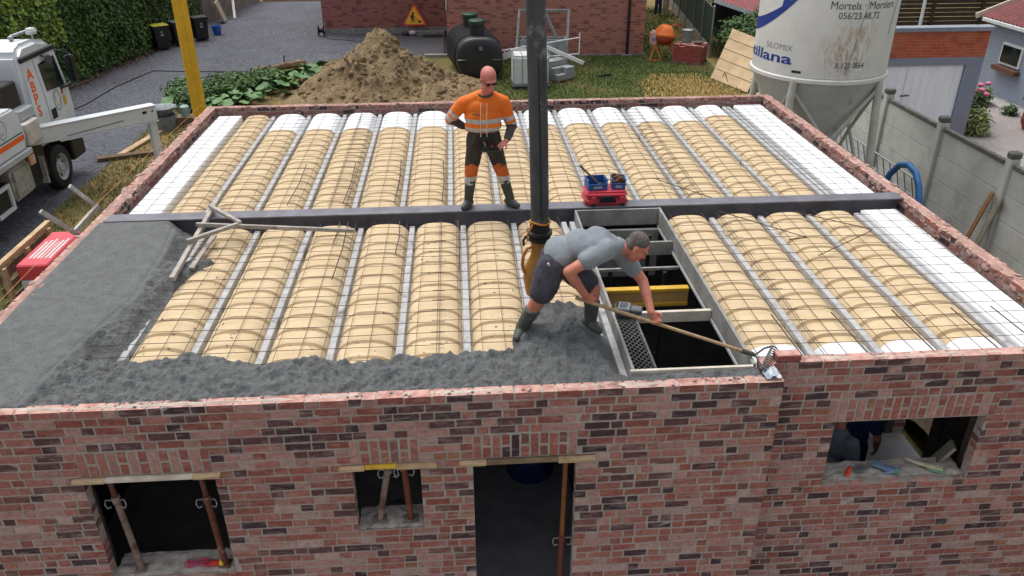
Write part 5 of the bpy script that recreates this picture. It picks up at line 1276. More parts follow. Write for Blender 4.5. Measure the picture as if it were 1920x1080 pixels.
# white pump cabinet with stripe
XC2 = -7.0
m = yz_prism(MB(), [(3.0, -1.30), (8.30, -1.30), (8.42, -1.05), (8.36, -.56), (8.22, -.44), (3.0, -.40)], -9.4, XC2); m.f = [f[::-1] for f in m.f]
m.build('pump_cabinet', WT, T, bevel=.04, seg=2, smooth=True)
MB().bx(XC2+.001, XC2+.004, 6.0, 8.33, -1.10, -1.00).build('stripe', OR, T); MB().bx(XC2+.001, XC2+.004, 6.0, 8.30, -.965, -.94).build('stripe', GRN, T)
ring_on(XC2+.004, 7.62, -.72, .15, .19, .016, mat('grey_print', (90, 96, 96), None, 9, .5, bump=0)); ring_on(XC2+.004, 7.60, -.70, .08, .12, .012, mat('grey_print', (90, 96, 96)), 100, 330)
v, f = txt('O', .30, align_x='CENTER'); MB().add([(XC2+.004, 7.28+p.x, -.83+p.y) for p in v], f).build('lettering', mat('grey_print', (90, 96, 96)), T)
MB().bx(-9.3, XC2+.05, 3.0, 8.42, -1.42, -1.302).build('side_rail', mat('truck_grey_rail', (176, 182, 184), None, 3, .5), T, bevel=.01)
MB().bx(XC2+.02, XC2+.06, 8.20, 8.40, -1.62, -1.44).build('marker_light', mat('orange_marker', (206, 120, 50), (200, 200, 196), 6, .5), T)
MB().bx(-7.35, -6.99, 8.46, 9.05, -1.30, -.85).build('step_box', mat('pale_step_plate', (200, 198, 192), (176, 168, 160), 4, .7), T, bevel=.02)
MB().bx(-7.55, -7.1, 8.62, 9.2, -.84, -.62).build('clear_tank', mat('cloudy_plastic', (176, 182, 184), None, 4, .3), T, bevel=.02)
# chassis, tank, tool frame
MB().bx(-9.0, -7.9, 2.5, 11.1, -2.05, -1.66).build('chassis', BLACK, T)
MB().bx(-7.6, XS-.02, 8.5, 9.35, -2.2, -1.45).build('mudguard', BLACK, T, bevel=.02); MB().bx(-7.7, XS+.02, 10.55, 11.18, -2.3, -1.64).build('bumper', BLACK, T, bevel=.03)
MB().bx(-7.75, -7.08, 7.62, 8.42, -2.20, -1.54).build('fuel_tank', ALU, T, bevel=.06, seg=3, smooth=True)
for i in range(7): MB().bx(-7.081, -7.068, 7.70+i*.1, 7.725+i*.1, -2.12, -1.62).build('tank_rib', ALU, T)
MB().bx(-7.7, -7.12, 6.82, 7.5, -2.26, -1.72).build('tool_box', BLACK, T)
m = MB(); m.bx(-7.118, -7.07, 6.82, 7.46, -1.80, -1.73); m.bx(-7.118, -7.07, 6.82, 7.46, -2.26, -2.19); m.bx(-7.118, -7.07, 7.39, 7.46, -2.189, -1.801); m.build('tool_box_frame', WT, T)
MB().bx(-7.25, -7.12, 9.02, 9.06, -2.30, -1.70).build('mudflap_bracket', ALU, T)
def wheel(y, x=XS-.02, z=GZ+.006+.49):
    w = MB().lathe([(.30, -.30), (.44, -.30), (.49, -.26), (.49, -.05), (.45, -.01), (.31, .0), (.30, -.02)], (x, y, z), 32, M.Rotation(R(90), 3, 'Y'), cap=False).build('tyre', RUBBER, T, smooth=True, sharp=30)
    ST = mat('wheel_steel', (196, 198, 202), (160, 162, 166), 9, .5, .0)
    MB().lathe([(.305, -.18), (.305, -.015), (.29, -.02), (.27, -.10), (.16, -.13), (.15, -.08), (.10, -.06), (.09, -.02), (.0, -.02)], (x, y, z), 32, M.Rotation(R(90), 3, 'Y')).build('rim', ST, w, smooth=True, sharp=30)
    for k in range(10):
        a = k*R(36); MB().tube([(x-.125, y+.125*math.cos(a), z+.125*math.sin(a)), (x-.085, y+.125*math.cos(a), z+.125*math.sin(a))], .014, 6).build('wheel_nut', ST, w)
    for k in range(8):
        a = k*R(45)+.2; MB().tube([(x-.118, y+.215*math.cos(a), z+.215*math.sin(a)), (x-.098, y+.215*math.cos(a), z+.215*math.sin(a))], .032, 8).build('vent_hole', BLACK, w)
wheel(9.98); wheel(4.3)
# outrigger
p0, p1 = V((-7.55, 8.75, -1.27)), V((-5.25, 10.80, -1.27))
MB().beam(p0, p1, .24, .34).build('outrigger_arm', WT, T, bevel=.02)
d = (p1-p0).normalized(); sd = V((d.y, -d.x, 0))
MB().beam(p0+V((0, 0, .18)), p1+V((0, 0, .18)), .29, .02).build('arm_flange', WT, T); MB().beam(p0.lerp(p1, .3)-V((0, 0, .18)), p1-V((0, 0, .18)), .28, .02).build('arm_flange', WT, T)
q = p1-d*.28+sd*.121; MB().beam(q-d*.05+V((0, 0, .06)), q+d*.05+V((0, 0, .06)), .004, .06).build('arm_slot', BLACK, T); q = p1-d*.10+sd*.121; MB().beam(q-d*.02+V((0, 0, .06)), q+d*.02+V((0, 0, .06)), .004, .04).build('arm_slot', BLACK, T)
MB().beam(p0.lerp(p1, .35)+sd*.125-V((0, 0, .10)), p0.lerp(p1, .75)+sd*.125-V((0, 0, .02)), .006, .012).build('arm_cable', RUBBER, T)
lg = p1-d*.12; MB().beam((lg.x, lg.y, -1.44), (lg.x, lg.y, GZ+.06), .17, .17, d).build('outrigger_leg', WT, T, bevel=.012)
MB().bx(lg.x-.25, lg.x+.25, lg.y-.25, lg.y+.25, GZ, GZ+.05).build('foot_plate', GALV, T)
# rails, insulation pack, strings beside the left wall
def hfr(a, b, c, d_, label):
    g = thing('bracket_frame', label, 'bracket', (a[0], a[1], -.1))
    MB().beam(a, b, .035, .05).build('upright', ALU, g, bevel=.003); MB().beam(c, d_, .035, .05).build('cross_arm', ALU, g, bevel=.003)
hfr((-2.62, 1.52, -.06), (-2.78, 1.14, .47), (-2.66, 1.42, .10), (-2.62, .66, .10), 'aluminium T-shaped bracket clamped to the left wall near the beam')
g = thing('bracket_frame', 'shorter aluminium bracket arm clamped to the left wall beside the wrapped pack', 'bracket', (-2.6, .7, -.1))
MB().beam((-2.60, .74, -.02), (-2.80, .42, .45), .035, .05).build('upright', ALU, g, bevel=.003); MB().beam((-2.58, .74, -.04), (-2.50, .74, -.04), .04, .05).build('clamp', ALU, g)
# wrapped insulation pack on a pallet
g = thing('insulation_pack', 'red and white plastic-wrapped insulation pack standing beside the left wall', 'pack', (-4.45, 3.2, GZ))
MB().bx(-4.50, -4.07, 2.50, 3.68, GZ+.16, -1.42).build('white_wrap', mat('white_film', (206, 208, 212), (186, 188, 194), 4, .35, bump=.2, bscale=12), g, bevel=.02)
MB().bx(-4.505, -4.065, 2.495, 3.685, -1.415, -1.18).build('red_wrap', mat('red_film', (206, 70, 82), (190, 56, 70), 4, .35, bump=.2, bscale=12), g, bevel=.02)
WHT = mat('print_white', (205, 205, 205))
for i in range(6): MB().bx(-4.42+i*.055, -4.39+i*.055, 2.72, 3.3+.05*(i % 3), -1.179, -1.177).build('print_stripe', WHT, g)
for i in range(3): MB().bx(-4.5, -4.07, 2.5+i*.54, 2.6+i*.54, GZ+.006, GZ+.155).build('pallet_bearer', WOODOLD, g)
g = thing('leaning_pallet', 'brown wooden pallet standing on edge behind the wrapped pack', 'pallet', (-4.95, 3.2, GZ))
for i in range(7): MB().bx(-4.68, -4.655, 2.3, 3.85, GZ+.05+i*.22, GZ+.20+i*.22).build('slat', WOODOLD, g)
for y in (2.35, 3.05, 3.75): MB().bx(-4.653, -4.58, y, y+.08, GZ, GZ+1.58).build('post', WOOD, g)
MB().beam((-4.66, 2.2, -1.13), (-4.66, 3.95, -1.13), .08, .06).build('top_rail', WOOD, g)
STR = mat('orange_string', (214, 150, 84), None, 9, .8, bump=0)
one(MB().tube([(-2.56, -2.9, .14), (-2.62, .4, .16), (-2.64, 3, .15), (-2.62, 5.95, .14)], .0025, 5), 'builders_string', STR, 'thin orange mason string stretched along the left wall', 'string')
one(MB().tube([(-2.56, -2.9, .0), (-2.60, 5.95, .02)], .003, 5), 'builders_string', STR, 'second mason string stretched lower along the left wall', 'string')
one(MB().beam((-5.4, 2.0, GZ+.05), (-3.4, .6, GZ+.05), .2, .06), 'loose_plank', WOODOLD, 'weathered plank lying on the grass near the wrapped pack', 'plank')
# ================================================================== neighbouring brick houses
BW1 = brickwall_mat('neighbour_brick_dark', (164, 100, 94), (140, 84, 80), (150, 120, 112), dark=(98, 60, 62))
BW2 = brickwall_mat('neighbour_brick_red', (178, 110, 94), (158, 96, 84), (196, 166, 152), dark=(116, 72, 68))
TILE = mat('roof_tile_red', (130, 66, 54), (104, 54, 46), 3, .9, bump=.4)
def gable(o, x0, x1, y0, y1, z, h):
    m = MB(); ym = (y0+y1)/2; m.add([(x0-.2, y0-.3, z), (x1+.2, y0-.3, z), (x1+.2, y1+.3, z), (x0-.2, y1+.3, z), (x0-.2, ym, z+h), (x1+.2, ym, z+h)], [(0, 1, 5, 4), (2, 3, 4, 5), (0, 4, 3), (1, 2, 5), (3, 2, 1, 0)])
    m.build('roof', TILE, o)
g = thing('neighbour_house', 'dark red brick house end with a grey plinth behind the soil heap', 'house', (-1.2, 33, GZ))
MB().bx(-3.95, 1.44, 28.4, 37.5, GZ, 3.2).build('wall', BW1, g); MB().bx(-3.96, 1.44, 28.37, 28.4, GZ, GZ+.24).build('plinth', CONC, g); gable(g, -3.95, 1.44, 28.4, 37.5, 3.2, 2.6)
g = thing('neighbour_house', 'long red brick house with a black downpipe behind the septic tank', 'house', (5.2, 28, GZ))
MB().bx(1.46, 8.98, 23.1, 38, GZ, 3.2).build('wall', BW2, g); gable(g, 1.46, 8.98, 23.1, 38, 3.2, 3)
MB().tube([(8.33, 23.02, GZ+.04), (8.33, 23.02, 3.2)], .05, 12).build('downpipe', BLACK, g, smooth=True)
MB().bx(8.15, 8.5, 22.85, 23.08, GZ, GZ+.05).build('drain_block', CONC, g); MB().bx(1.44, 1.475, 23.06, 23.095, GZ+1.75, 3.2).build('corner_pipe', WHITEP, g)
MB().bx(1.46, 8.98, 23.05, 23.098, GZ, GZ+.06).build('footing', CONC, g)
# sunken paved yard with a cellar grate
struct(MB().bx(-.95, 1.40, 23.4, 28.3, GZ+.006, GZ+.012).build('paved_yard', mat('dark_paving', (74, 76, 82), (60, 62, 68), 3, .9, bump=.3)))
g = thing('cellar_curb', 'dark stone cellar curb along the side of the long brick house', 'curb', (1.1, 25, GZ))
MB().bx(.55, 1.42, 23.3, 23.5, GZ, GZ+.10).build('kerbstone', CONC, g); MB().bx(1.28, 1.42, 23.5, 27.9, GZ, GZ+.14).build('kerbstone', BLACK, g); MB().bx(-.3, 1.28, 27.9, 28.1, GZ, GZ+.16).build('kerbstone', CONC, g)
MB().bx(.35, 1.2, 27.3, 27.85, GZ+.013, GZ+.03).build('grate', BLACK, g)
# road-works sign
g = thing('roadworks_sign', 'triangular yellow road-works warning sign with a red border leaning on the brick wall', 'road sign', (0, 28.1, GZ))
tl = M.Rotation(R(78), 3, 'X')
def tri(s, r=.10):
    out = []
    for k, (cx, cz) in enumerate(((0, .866*s-2*r*.5-r), (-s/2+r*1.73, -0+r), (s/2-r*1.73, r))):
        a0 = {0: 30, 1: 150, 2: 270}[k]
        for i in range(7): a = R(a0+i*20); out.append((cx+r*math.cos(a), cz+r*math.sin(a)))
    return out
SG = V((.02, 28.05, GZ+.38))
def sgn(poly, off, th, mt, name): MB().prism(poly, -th, tl, SG+tl @ V((0, 0, off))).build(name, mt, g)
T1 = tri(1.08, .06)
sgn([(x, y) for x, y in T1], .0, -.02, mat('sign_red', (214, 70, 34), None, 5, .5, bump=0), 'border')
sgn([(x*.80, y*.80+.055) for x, y in T1], .022, -.003, mat('sign_yellow', (240, 178, 36), None, 5, .5, bump=0), 'panel')
BKS = mat('sign_black', (22, 22, 24), None, 5, .5, bump=0)
fig = [[(-.06+.055*math.cos(a), .545+.05*math.sin(a)) for a in [i*R(36) for i in range(10)]],
       [(-.13, .31), (-.05, .31), (-.02, .48), (-.07, .50), (-.12, .47)], [(-.14, .16), (-.10, .16), (-.06, .32), (-.12, .33)], [(.0, .16), (.045, .16), (-.04, .34), (-.09, .31)],
       [(-.04, .46), (.10, .30), (.09, .28), (-.06, .42)], [(-.16, .46), (-.10, .49), (-.14, .33), (-.18, .34)], [(.08, .33), (.20, .17), (.18, .16), (.06, .31)],
       [(.14, .15), (.34, .15), (.29, .22), (.24, .25), (.19, .22)]]
for p_ in fig: sgn([(x*.95, y*.95-.02) for x, y in p_], .027, -.002, BKS, 'pictogram')
for s in (-1, 1): MB().tube([(s*.3, 28.02, GZ+.40), (s*.3, 28.0, GZ+.01)], .015, 6).build('stand_leg', GALV, g)
one(MB().ball((-.08, 27.75, GZ+.12), (.16, .12, .11), 10, 7), 'sandbag', mat('pale_bag', (186, 184, 186), None, 4, .7), 'pale plastic bag weighing down the road-works sign', 'bag', smooth=True)
one(MB().ball((-.38, 27.8, GZ+.10), (.18, .12, .10), 10, 7), 'sandbag', mat('dark_bag', (64, 54, 54), None, 4, .8), 'dark bag weighing down the road-works sign', 'bag', smooth=True)
# ================================================================== septic tank
g = thing('septic_tank', 'large black ribbed plastic septic tank with two green-lidded necks', 'septic tank', (2.45, 20.7, GZ))
TK = mat('black_polythene', (38, 42, 46), (30, 34, 37), 3, .42, bump=.04)
GLID = mat('dark_green_lid', (40, 72, 60), (32, 60, 50), 6, .5)
cx, cz, y0, y1 = 2.58, GZ+.72, 19.45, 22.0
def tsec(y, sc):
    out = []
    for i in range(28):
        a = 2*math.pi*i/28; c, s = math.cos(a), math.sin(a)
        out.append(V((cx-.30*(y-y0)/2.2+.80*sc*math.copysign(abs(c)**.75, c), y, cz+.74*sc*math.copysign(abs(s)**.75, s))))
    return out
ys = [(y0-.10, .55), (y0-.09, .80), (y0-.04, .92), (y0+.06, .97), (y0+.35, .97)]
y = y0+.40
while y < y1-.15: ys += [(y, .96), (y+.03, 1.04), (y+.13, 1.04), (y+.16, .96)]; y += .26
ys += [(y1, .96), (y1+.12, .85), (y1+.16, .6)]
vs = []; n = 28
for yy, s_ in ys: vs += tsec(yy, s_)
m = MB(); m.add(vs, [(i*n+j, i*n+(j+1) % n, (i+1)*n+(j+1) % n, (i+1)*n+j) for i in range(len(ys)-1) for j in range(n)]+[tuple(range(n-1, -1, -1)), tuple((len(ys)-1)*n+j for j in range(n))]); m.f = [f for f in m.f]
m.build('tank_shell', TK, g, smooth=True, sharp=50)
for x, yy in ((2.62, 19.95), (2.42, 21.3)):
    MB().lathe([(.24, 0), (.24, .30), (.26, .31), (.26, .34), (.24, .35), (.24, .40)], (x-.12, yy, cz+.68), 24).build('neck', TK, g, smooth=True, sharp=30)
    MB().lathe([(.27, 0), (.28, .03), (.28, .10), (.24, .13)], (x-.12, yy, cz+1.082), 24).build('lid', GLID, g, smooth=True, sharp=30)
MB().lathe([(.15, 0), (.15, .04), (.10, .05), (.10, .10)], (cx+.02, y0-.085, cz+.38), 20, M.Rotation(R(90), 3, 'X')).build('inlet', TK, g, smooth=True, sharp=30)
MB().lathe([(.065, 0), (.065, .03)], (cx+.02, y0-.185, cz+.38), 16, M.Rotation(R(90), 3, 'X')).build('inlet_bore', mat('grey_seal', (120, 122, 124), None, 5, .6), g)
for s in (-1, 1): MB().ball((cx+s*.56, y0-.06, cz-.02), (.24, .10, .05), 14, 7).build('boss', TK, g, smooth=True)
# ================================================================== IBC tank, frames, blocks
g = thing('water_tank', 'white caged plastic water tank standing on the lawn beside the hose', 'tank', (4.2, 18.6, GZ))
IBC = mat('translucent_white_plastic', (214, 218, 220), (200, 204, 206), 4, .4)
MB().bx(3.60, 4.78, 18.12, 19.1, GZ+.12, GZ+1.05).build('bottle', IBC, g, bevel=.06, seg=2, smooth=True)
for x in (3.62, 3.9, 4.2, 4.5, 4.76): MB().tube([(x, 18.10, GZ+.10), (x, 18.10, GZ+1.08), (x, 19.12, GZ+1.08)], .010, 6).build('cage_bar', GALV, g)
for z in (GZ+.12, GZ+1.08): MB().tube([(3.58, 18.09, z), (4.8, 18.09, z), (4.8, 19.13, z), (3.58, 19.13, z)], .012, 6, closed=True).build('cage_ring', GALV, g)
MB().bx(3.58, 4.80, 18.1, 19.12, GZ, GZ+.09).build('pallet', DARKSTEEL, g)
MB().lathe([(.12, 0), (.12, .04)], (4.2, 18.6, GZ+1.05), 16).build('cap', BLACK, g)
def frame_(name, pts, w, label, mt, cat):
    g = thing(name, label, cat, (pts[0][0][0], pts[0][0][1], GZ))
    for a, b in pts: MB().beam(a, b, w, w).build('bar', mt, g, bevel=.004)
GF = mat('weathered_zinc_frame', (150, 152, 152), (122, 124, 126), 6, .6, .4, .1)
frame_('steel_trestle', [((3.82, 20.4, GZ+.02), (4.05, 21.3, -.72)), ((5.62, 20.4, GZ+.02), (5.80, 21.3, -.75)), ((4.05, 21.3, -.76), (5.80, 21.3, -.79)), ((3.95, 20.9, -1.62), (5.72, 20.9, -1.66)), ((3.9, 20.6, -2.2), (5.66, 20.6, -2.24)), ((4.95, 21.2, -.85), (5.3, 20.95, -1.6)), ((3.98, 20.5, GZ+.02), (4.15, 20.9, -1.6)), ((5.5, 20.3, GZ+.02), (5.66, 20.9, -1.6))], .085, 'grey galvanised steel trestle leaning against the long brick house', GF, 'trestle')
WB = mat('white_tube', (232, 234, 234), None, 5, .4)
frame_('guard_rail', [((2.9, 20.1, -1.96), (6.0, 19.9, -1.46)), ((4.7, 19.9, -2.10), (6.0, 19.8, -1.98)), ((6.0, 19.85, -1.98), (6.0, 19.85, -1.30)), ((4.75, 19.9, -2.06), (4.75, 19.9, -1.62)), ((3.45, 20.0, -2.12), (3.45, 20.0, -1.84))], .035, 'white tubular guard rail lying across the grey trestle', WB, 'guard rail')
one(MB().beam((4.4, 19.9, -1.55), (6.1, 19.4, -2.22), .05, .12), 'white_plank', WB, 'white plank leaning down from the trestle onto the grey blocks', 'plank')
one(MB().beam((3.0, 20.0, -2.25), (4.1, 19.6, -1.72), .08, .20), 'white_plank', WB, 'white board lying between the septic tank and the caged water tank', 'board')
one(MB().bx(4.0, 5.6, 20.35, 20.40, GZ+.3, GZ+1.15), 'glass_sheet', mat('pale_sheet', (150, 162, 164), (128, 140, 144), 4, .3), 'pale grey sheet leaning inside the trestle behind the water tank', 'sheet')
# blocks on a pallet
BLK = mat('grey_block', (152, 156, 158), (132, 136, 138), 9, .95, bump=.4, bscale=60)
bm2 = MB().bx(-.195, .195, -.095, .095, 0, .19).mesh('concrete_block', BLK, bevel=.008)
rz0 = R(38); ax = V((math.cos(rz0), math.sin(rz0), 0)); ay = V((-math.sin(rz0), math.cos(rz0), 0)); o0 = V((5.25, 18.95, GZ+.09))
def blk(i, j, k, lab, grp, turn=0):
    o = link('concrete_block', bm2, o0+ax*(.4*i)+ay*(.2*j)+V((0, 0, .194*k)), None, (0, 0, rz0+turn)); tag(o, lab, 'block', grp)
lab = 'grey hollow concrete block stacked on the pallet beside the water tank'
for j in range(4):
    for i in range(2): blk(i, j, 0, lab, 'stacked grey blocks')
for (i, j) in ((1, 0), (1, 1), (0, 1), (0, 2), (1, 2), (0, 3), (1, 3)): blk(i, j, 1, lab, 'stacked grey blocks')
for (i, j) in ((0, 2), (1, 2), (0, 3), (1, 3)): blk(i, j, 2, lab, 'stacked grey blocks')
g = thing('pallet', 'low wooden pallet under the stack of grey blocks', 'pallet', o0-V((0, 0, .09)), rz0)
for j in range(5): MB().bx(-.22, .62, -.1+j*.18, .0+j*.18, .065, .085).build('slat', WOODOLD, g, local=True)
for i in (-.18, .2, .56): MB().bx(i-.04, i+.04, -.1, .72, 0, .063).build('bearer', WOODOLD, g, local=True)
one(MB().beam((6.7, 19.6, GZ+.04), (7.1, 19.75, GZ+.06), .12, .05), 'dark_tool', BLACK, 'small black tool lying on the lawn beside the blocks', 'tool')
g = thing('power_tool', 'small orange power tool lying on the grass just behind the back wall', 'tool', (5.55, 14.2, GZ)); 
MB().bx(5.4, 5.75, 14.1, 14.3, GZ, GZ+.16).build('housing', mat('tool_orange', (226, 96, 40), None, 5, .5), g, bevel=.03); MB().tube([(5.6, 14.2, GZ+.15), (5.62, 14.2, GZ+.36)], .04, 8).build('grip', BLACK, g)
# ================================================================== mixer
g = thing('concrete_mixer', 'orange concrete mixer with a pinkish motor cover standing on the lawn', 'mixer', (9.4, 22.3, GZ))
OM = mat('mixer_orange', (232, 122, 38), (214, 104, 30), 5, .5, bump=.08, c3=(190, 110, 70), c3scale=6)
q = M.Rotation(R(-14), 3, 'X') @ M.Rotation(R(8), 3, 'Y')
c = V((9.55, 22.3, GZ+.80))
MB().lathe([(.05, -.28), (.22, -.26), (.36, -.12), (.38, -.02)], c, 26, q).build('drum_base', mat('mixer_red', (176, 72, 48), (150, 60, 42), 5, .6), g, smooth=True, sharp=40)
MB().lathe([(.385, -.02), (.395, .0), (.395, .04), (.38, .06), (.36, .22), (.24, .40), (.20, .42), (.19, .40)], c, 26, q).build('drum', OM, g, smooth=True, sharp=30)
MB().tube([c+q @ V((.36*math.cos(a), .0, .02+.44*math.sin(a))) for a in [R(10+16*i) for i in range(11)]], .022, 8).build('yoke', OM, g, smooth=True)
MB().tube([c+V((.40+.0, .05, .2))+V((.22*math.sin(a), 0, .24*math.cos(a))) for a in [R(-40+22*i) for i in range(10)]], .016, 8).build('tilt_wheel', mat('mixer_red_orange', (206, 88, 40), None, 5, .5), g, smooth=True)
MB().bx(9.02, 9.26, 22.1, 22.45, GZ+.52, GZ+1.05).build('motor_cover', mat('faded_pink_plastic', (222, 178, 168), (206, 160, 150), 4, .5), g, bevel=.06, seg=2, smooth=True)
MB().bx(9.08, 9.18, 22.085, 22.1, GZ+.70, GZ+.82).build('badge', mat('badge_blue', (110, 140, 180), None, 5, .5), g)
for a, b in (((9.2, 22.15, GZ+.55), (8.98, 21.95, GZ+.02)), ((9.2, 22.15, GZ+.55), (9.42, 21.95, GZ+.02)), ((9.85, 22.4, GZ+.55), (9.75, 22.7, GZ+.02)), ((9.85, 22.4, GZ+.55), (9.98, 22.2, GZ+.02)), ((9.2, 22.2, GZ+.55), (9.85, 22.4, GZ+.55)), ((8.98, 21.95, GZ+.03), (9.42, 21.95, GZ+.03))): MB().tube([a, b], .022, 8).build('leg', OM, g, smooth=True)
# ================================================================== brick pallet and bucket
g = thing('brick_pallet', 'stack of red bricks on a pallet beside the orange mixer', 'brick stack', (10.4, 21.6, GZ), R(-32))
rg = random.Random(17)
for i in range(3): MB().bx(-.55, .55, -.42+i*.38, -.32+i*.38, 0, .10).build('bearer', WOODOLD, g, local=True)
bms = []
for i in range(6):
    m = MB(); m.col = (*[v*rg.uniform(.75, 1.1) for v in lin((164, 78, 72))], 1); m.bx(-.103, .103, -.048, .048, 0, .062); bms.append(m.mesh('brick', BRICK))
for k in range(9):
    for i in range(5):
        for j in range(8):
            if 0 < i < 4 and 0 < j < 7 and k < 8: continue
            if k == 8 and rg.random() < .35: continue
            link('brick', bms[rg.randrange(6)], V((-.42+i*.21+rg.uniform(-.008, .008), -.36+j*.102, .102+k*.067)), g, (0, 0, rg.uniform(-.03, .03)))
g = thing('metal_bucket', 'grey metal bucket standing on top of the brick stack', 'bucket', (10.3, 21.75, GZ+.71))
MB().lathe([(.17, 0), (.21, .42), (.225, .43), (.225, .45), (.20, .44), (.16, .02)], (10.28, 21.78, GZ+.71), 22).build('pail', ZN, g, smooth=True, sharp=40)
MB().lathe([(.205, 0), (.19, .01)], (10.28, 21.78, GZ+1.12), 22).build('contents', mat('pale_dust', (190, 192, 192), None, 5, .9), g)
one(MB().ball((10.65, 21.5, GZ+.75), (.20, .14, .05), 12, 6), 'work_gloves', mat('dirty_glove', (126, 110, 88), (60, 56, 54), 12, .9), 'dirty gloves lying on top of the brick stack', 'gloves', smooth=True)
# ================================================================== green fence and shrubs
g = thing('green_fence', 'green screened wire fence with grey posts behind the brick stack', 'fence', (11.9, 26, GZ))
SCRN = mat('green_screen_net', (34, 66, 48), (26, 52, 38), 4, .8, bump=.2)
a, b = V((11.38, 22.3, 0)), V((13.0, 35.5, 0)); n = 6
for i in range(n):
    p, q_ = a.lerp(b, i/n), a.lerp(b, (i+1)/n); MB().beam((p.x, p.y, GZ+1.08), (q_.x, q_.y, GZ+1.08), .02, 1.35).build('screen', SCRN, g)
    MB().beam((p.x, p.y, GZ+.20), (q_.x, q_.y, GZ+.20), .05, .40).build('gravel_board', CONC, g)
    MB().tube([(p.x, p.y, GZ+1.78), (q_.x, q_.y, GZ+1.78)], .006, 5).build('wire', GALV, g)
for i in range(n+1):
    p = a.lerp(b, i/n); MB().tube([(p.x-.03, p.y, GZ), (p.x-.03, p.y, GZ+1.85)], .032, 10).build('post', GALV, g); MB().ball((p.x-.03, p.y, GZ+1.87), .045, 10, 6).build('post_cap', GALV, g)
one(MB().bx(11.92, 12.02, 31.6, 31.7, GZ, GZ+1.6), 'wooden_post', WOOD, 'plain wooden post standing beside the far-off person', 'post')
one(MB().ball((12.0, 32.0, GZ+.55), (.16, .14, .55), 10, 8), 'white_sack', mat('white_sack', (204, 204, 200), None, 4, .7), 'white upright sack standing beside the far-off person', 'sack', smooth=True)
SHR = mat('bramble_leaf', (76, 112, 44), (52, 84, 32), 1.0, .6, bump=0, isl=.5)
bush('shrub', [(12.5, 22.6, GZ+.75, 1.0, 1.0, .85), (12.6, 20.8, GZ+.7, 1.2, 1.0, .8), (13.6, 23.2, GZ+.9, 1.0, 1.1, .9), (12.3, 19.2, GZ+.55, .9, .9, .6)], 11000, .10, SHR, 'dense green brambles growing beyond the green fence', 'shrub', 41, .5, 1.5)
bush('shrub', [(11.7, 16.6, GZ+.35, .7, .9, .45), (12.0, 14.6, GZ+.3, .5, .8, .4)], 2500, .08, SHR, 'low green weeds growing under the leaning plywood beside the silo', 'shrub', 42)
bush('shrub', [(14.4, 27.2, GZ+1.1, 2.2, 1.5, 1.2)], 3500, .12, mat('dark_hedge_leaf', (46, 66, 34), (32, 48, 26), 1, .7, bump=0, isl=.5), 'dark hedge beside the red-roofed shed', 'shrub', 43)
# leaning plywood with battens
g = thing('plywood_panel', 'large pale plywood panel with battens leaning beside the silo', 'panel', (10.9, 18.4, GZ))
PA, PB, PC, PD = V((10.45, 19.05, GZ+.02)), V((11.05, 17.0, GZ+.02)), V((12.05, 18.2, -1.42)), V((11.35, 20.0, -1.25))
nv = (PB-PA).cross(PD-PA).normalized(); PLY = mat('pale_plywood', (196, 172, 138), (176, 152, 118), 2.5, .85, bump=.15, c3=(150, 130, 104), c3scale=4, c3lo=.62)
for k in range(5):
    t0, t1 = k/5+.006, (k+1)/5-.006; q4 = [PA.lerp(PD, t0), PB.lerp(PC, t0), PB.lerp(PC, t1), PA.lerp(PD, t1)]
    MB().add([p for p in q4]+[p-nv*.03 for p in q4], [(0, 1, 2, 3), (7, 6, 5, 4), (0, 4, 5, 1), (1, 5, 6, 2), (2, 6, 7, 3), (3, 7, 4, 0)]).build('board', PLY, g)
for t in (.12, .88): MB().beam(PA.lerp(PB, t)-nv*.06, PD.lerp(PC, t)-nv*.06, .08, .05, nv).build('batten', WOODOLD, g)
MB().tube([PA.lerp(PB, .35)+nv*.03+V((0, 0, .2)), PA.lerp(PB, .42)+nv*.08+V((0, 0, .34)), PA.lerp(PB, .5)+nv*.03+V((0, 0, .1))], .012, 6).build('rope_handle', RUBBER, g)
for i in range(4):
    one(MB().beam((9.0+i*.18, 14.8-i*.05, GZ+.12+.02*i), (10.9+i*.15, 15.9, GZ+.30), .08, .03), 'timber_strip', WOOD, 'pale timber strip lying fanned out behind the back wall', 'timber', 'fanned timber strips')
# far shed with red roof
g = thing('garden_shed', 'dark shed with a red corrugated roof behind the brambles', 'shed', (14.5, 25, GZ))
MB().bx(12.9, 17, 24.2, 27.5, GZ, -1.35).build('wall', mat('dark_shed_wall', (44, 46, 52), (36, 38, 42), 3, .9), g)
RC = mat('red_corrugated', (136, 62, 66), (112, 52, 56), 3, .7, bump=.05)
def corr(p0, ux, uy, nx, amp, pitch):
    m = MB(); L = ux.length; k = int(L/pitch*6); u = ux.normalized(); nn = ux.cross(uy).normalized()
    m.grid(k, 1, lambda a, b: p0+ux*a+uy*b+nn*(amp*math.sin(a*L/pitch*6.2832))); return m
corr(V((11.75, 23.6, -.80)), V((5.5, 0, -1.75)), V((.4, 4.2, .9)), 1, .025, .16).build('roof', RC, g, smooth=True)
MB().beam((11.72, 23.55, -.86), (17.2, 23.55, -2.6), .05, .14).build('fascia', WHITEP, g)
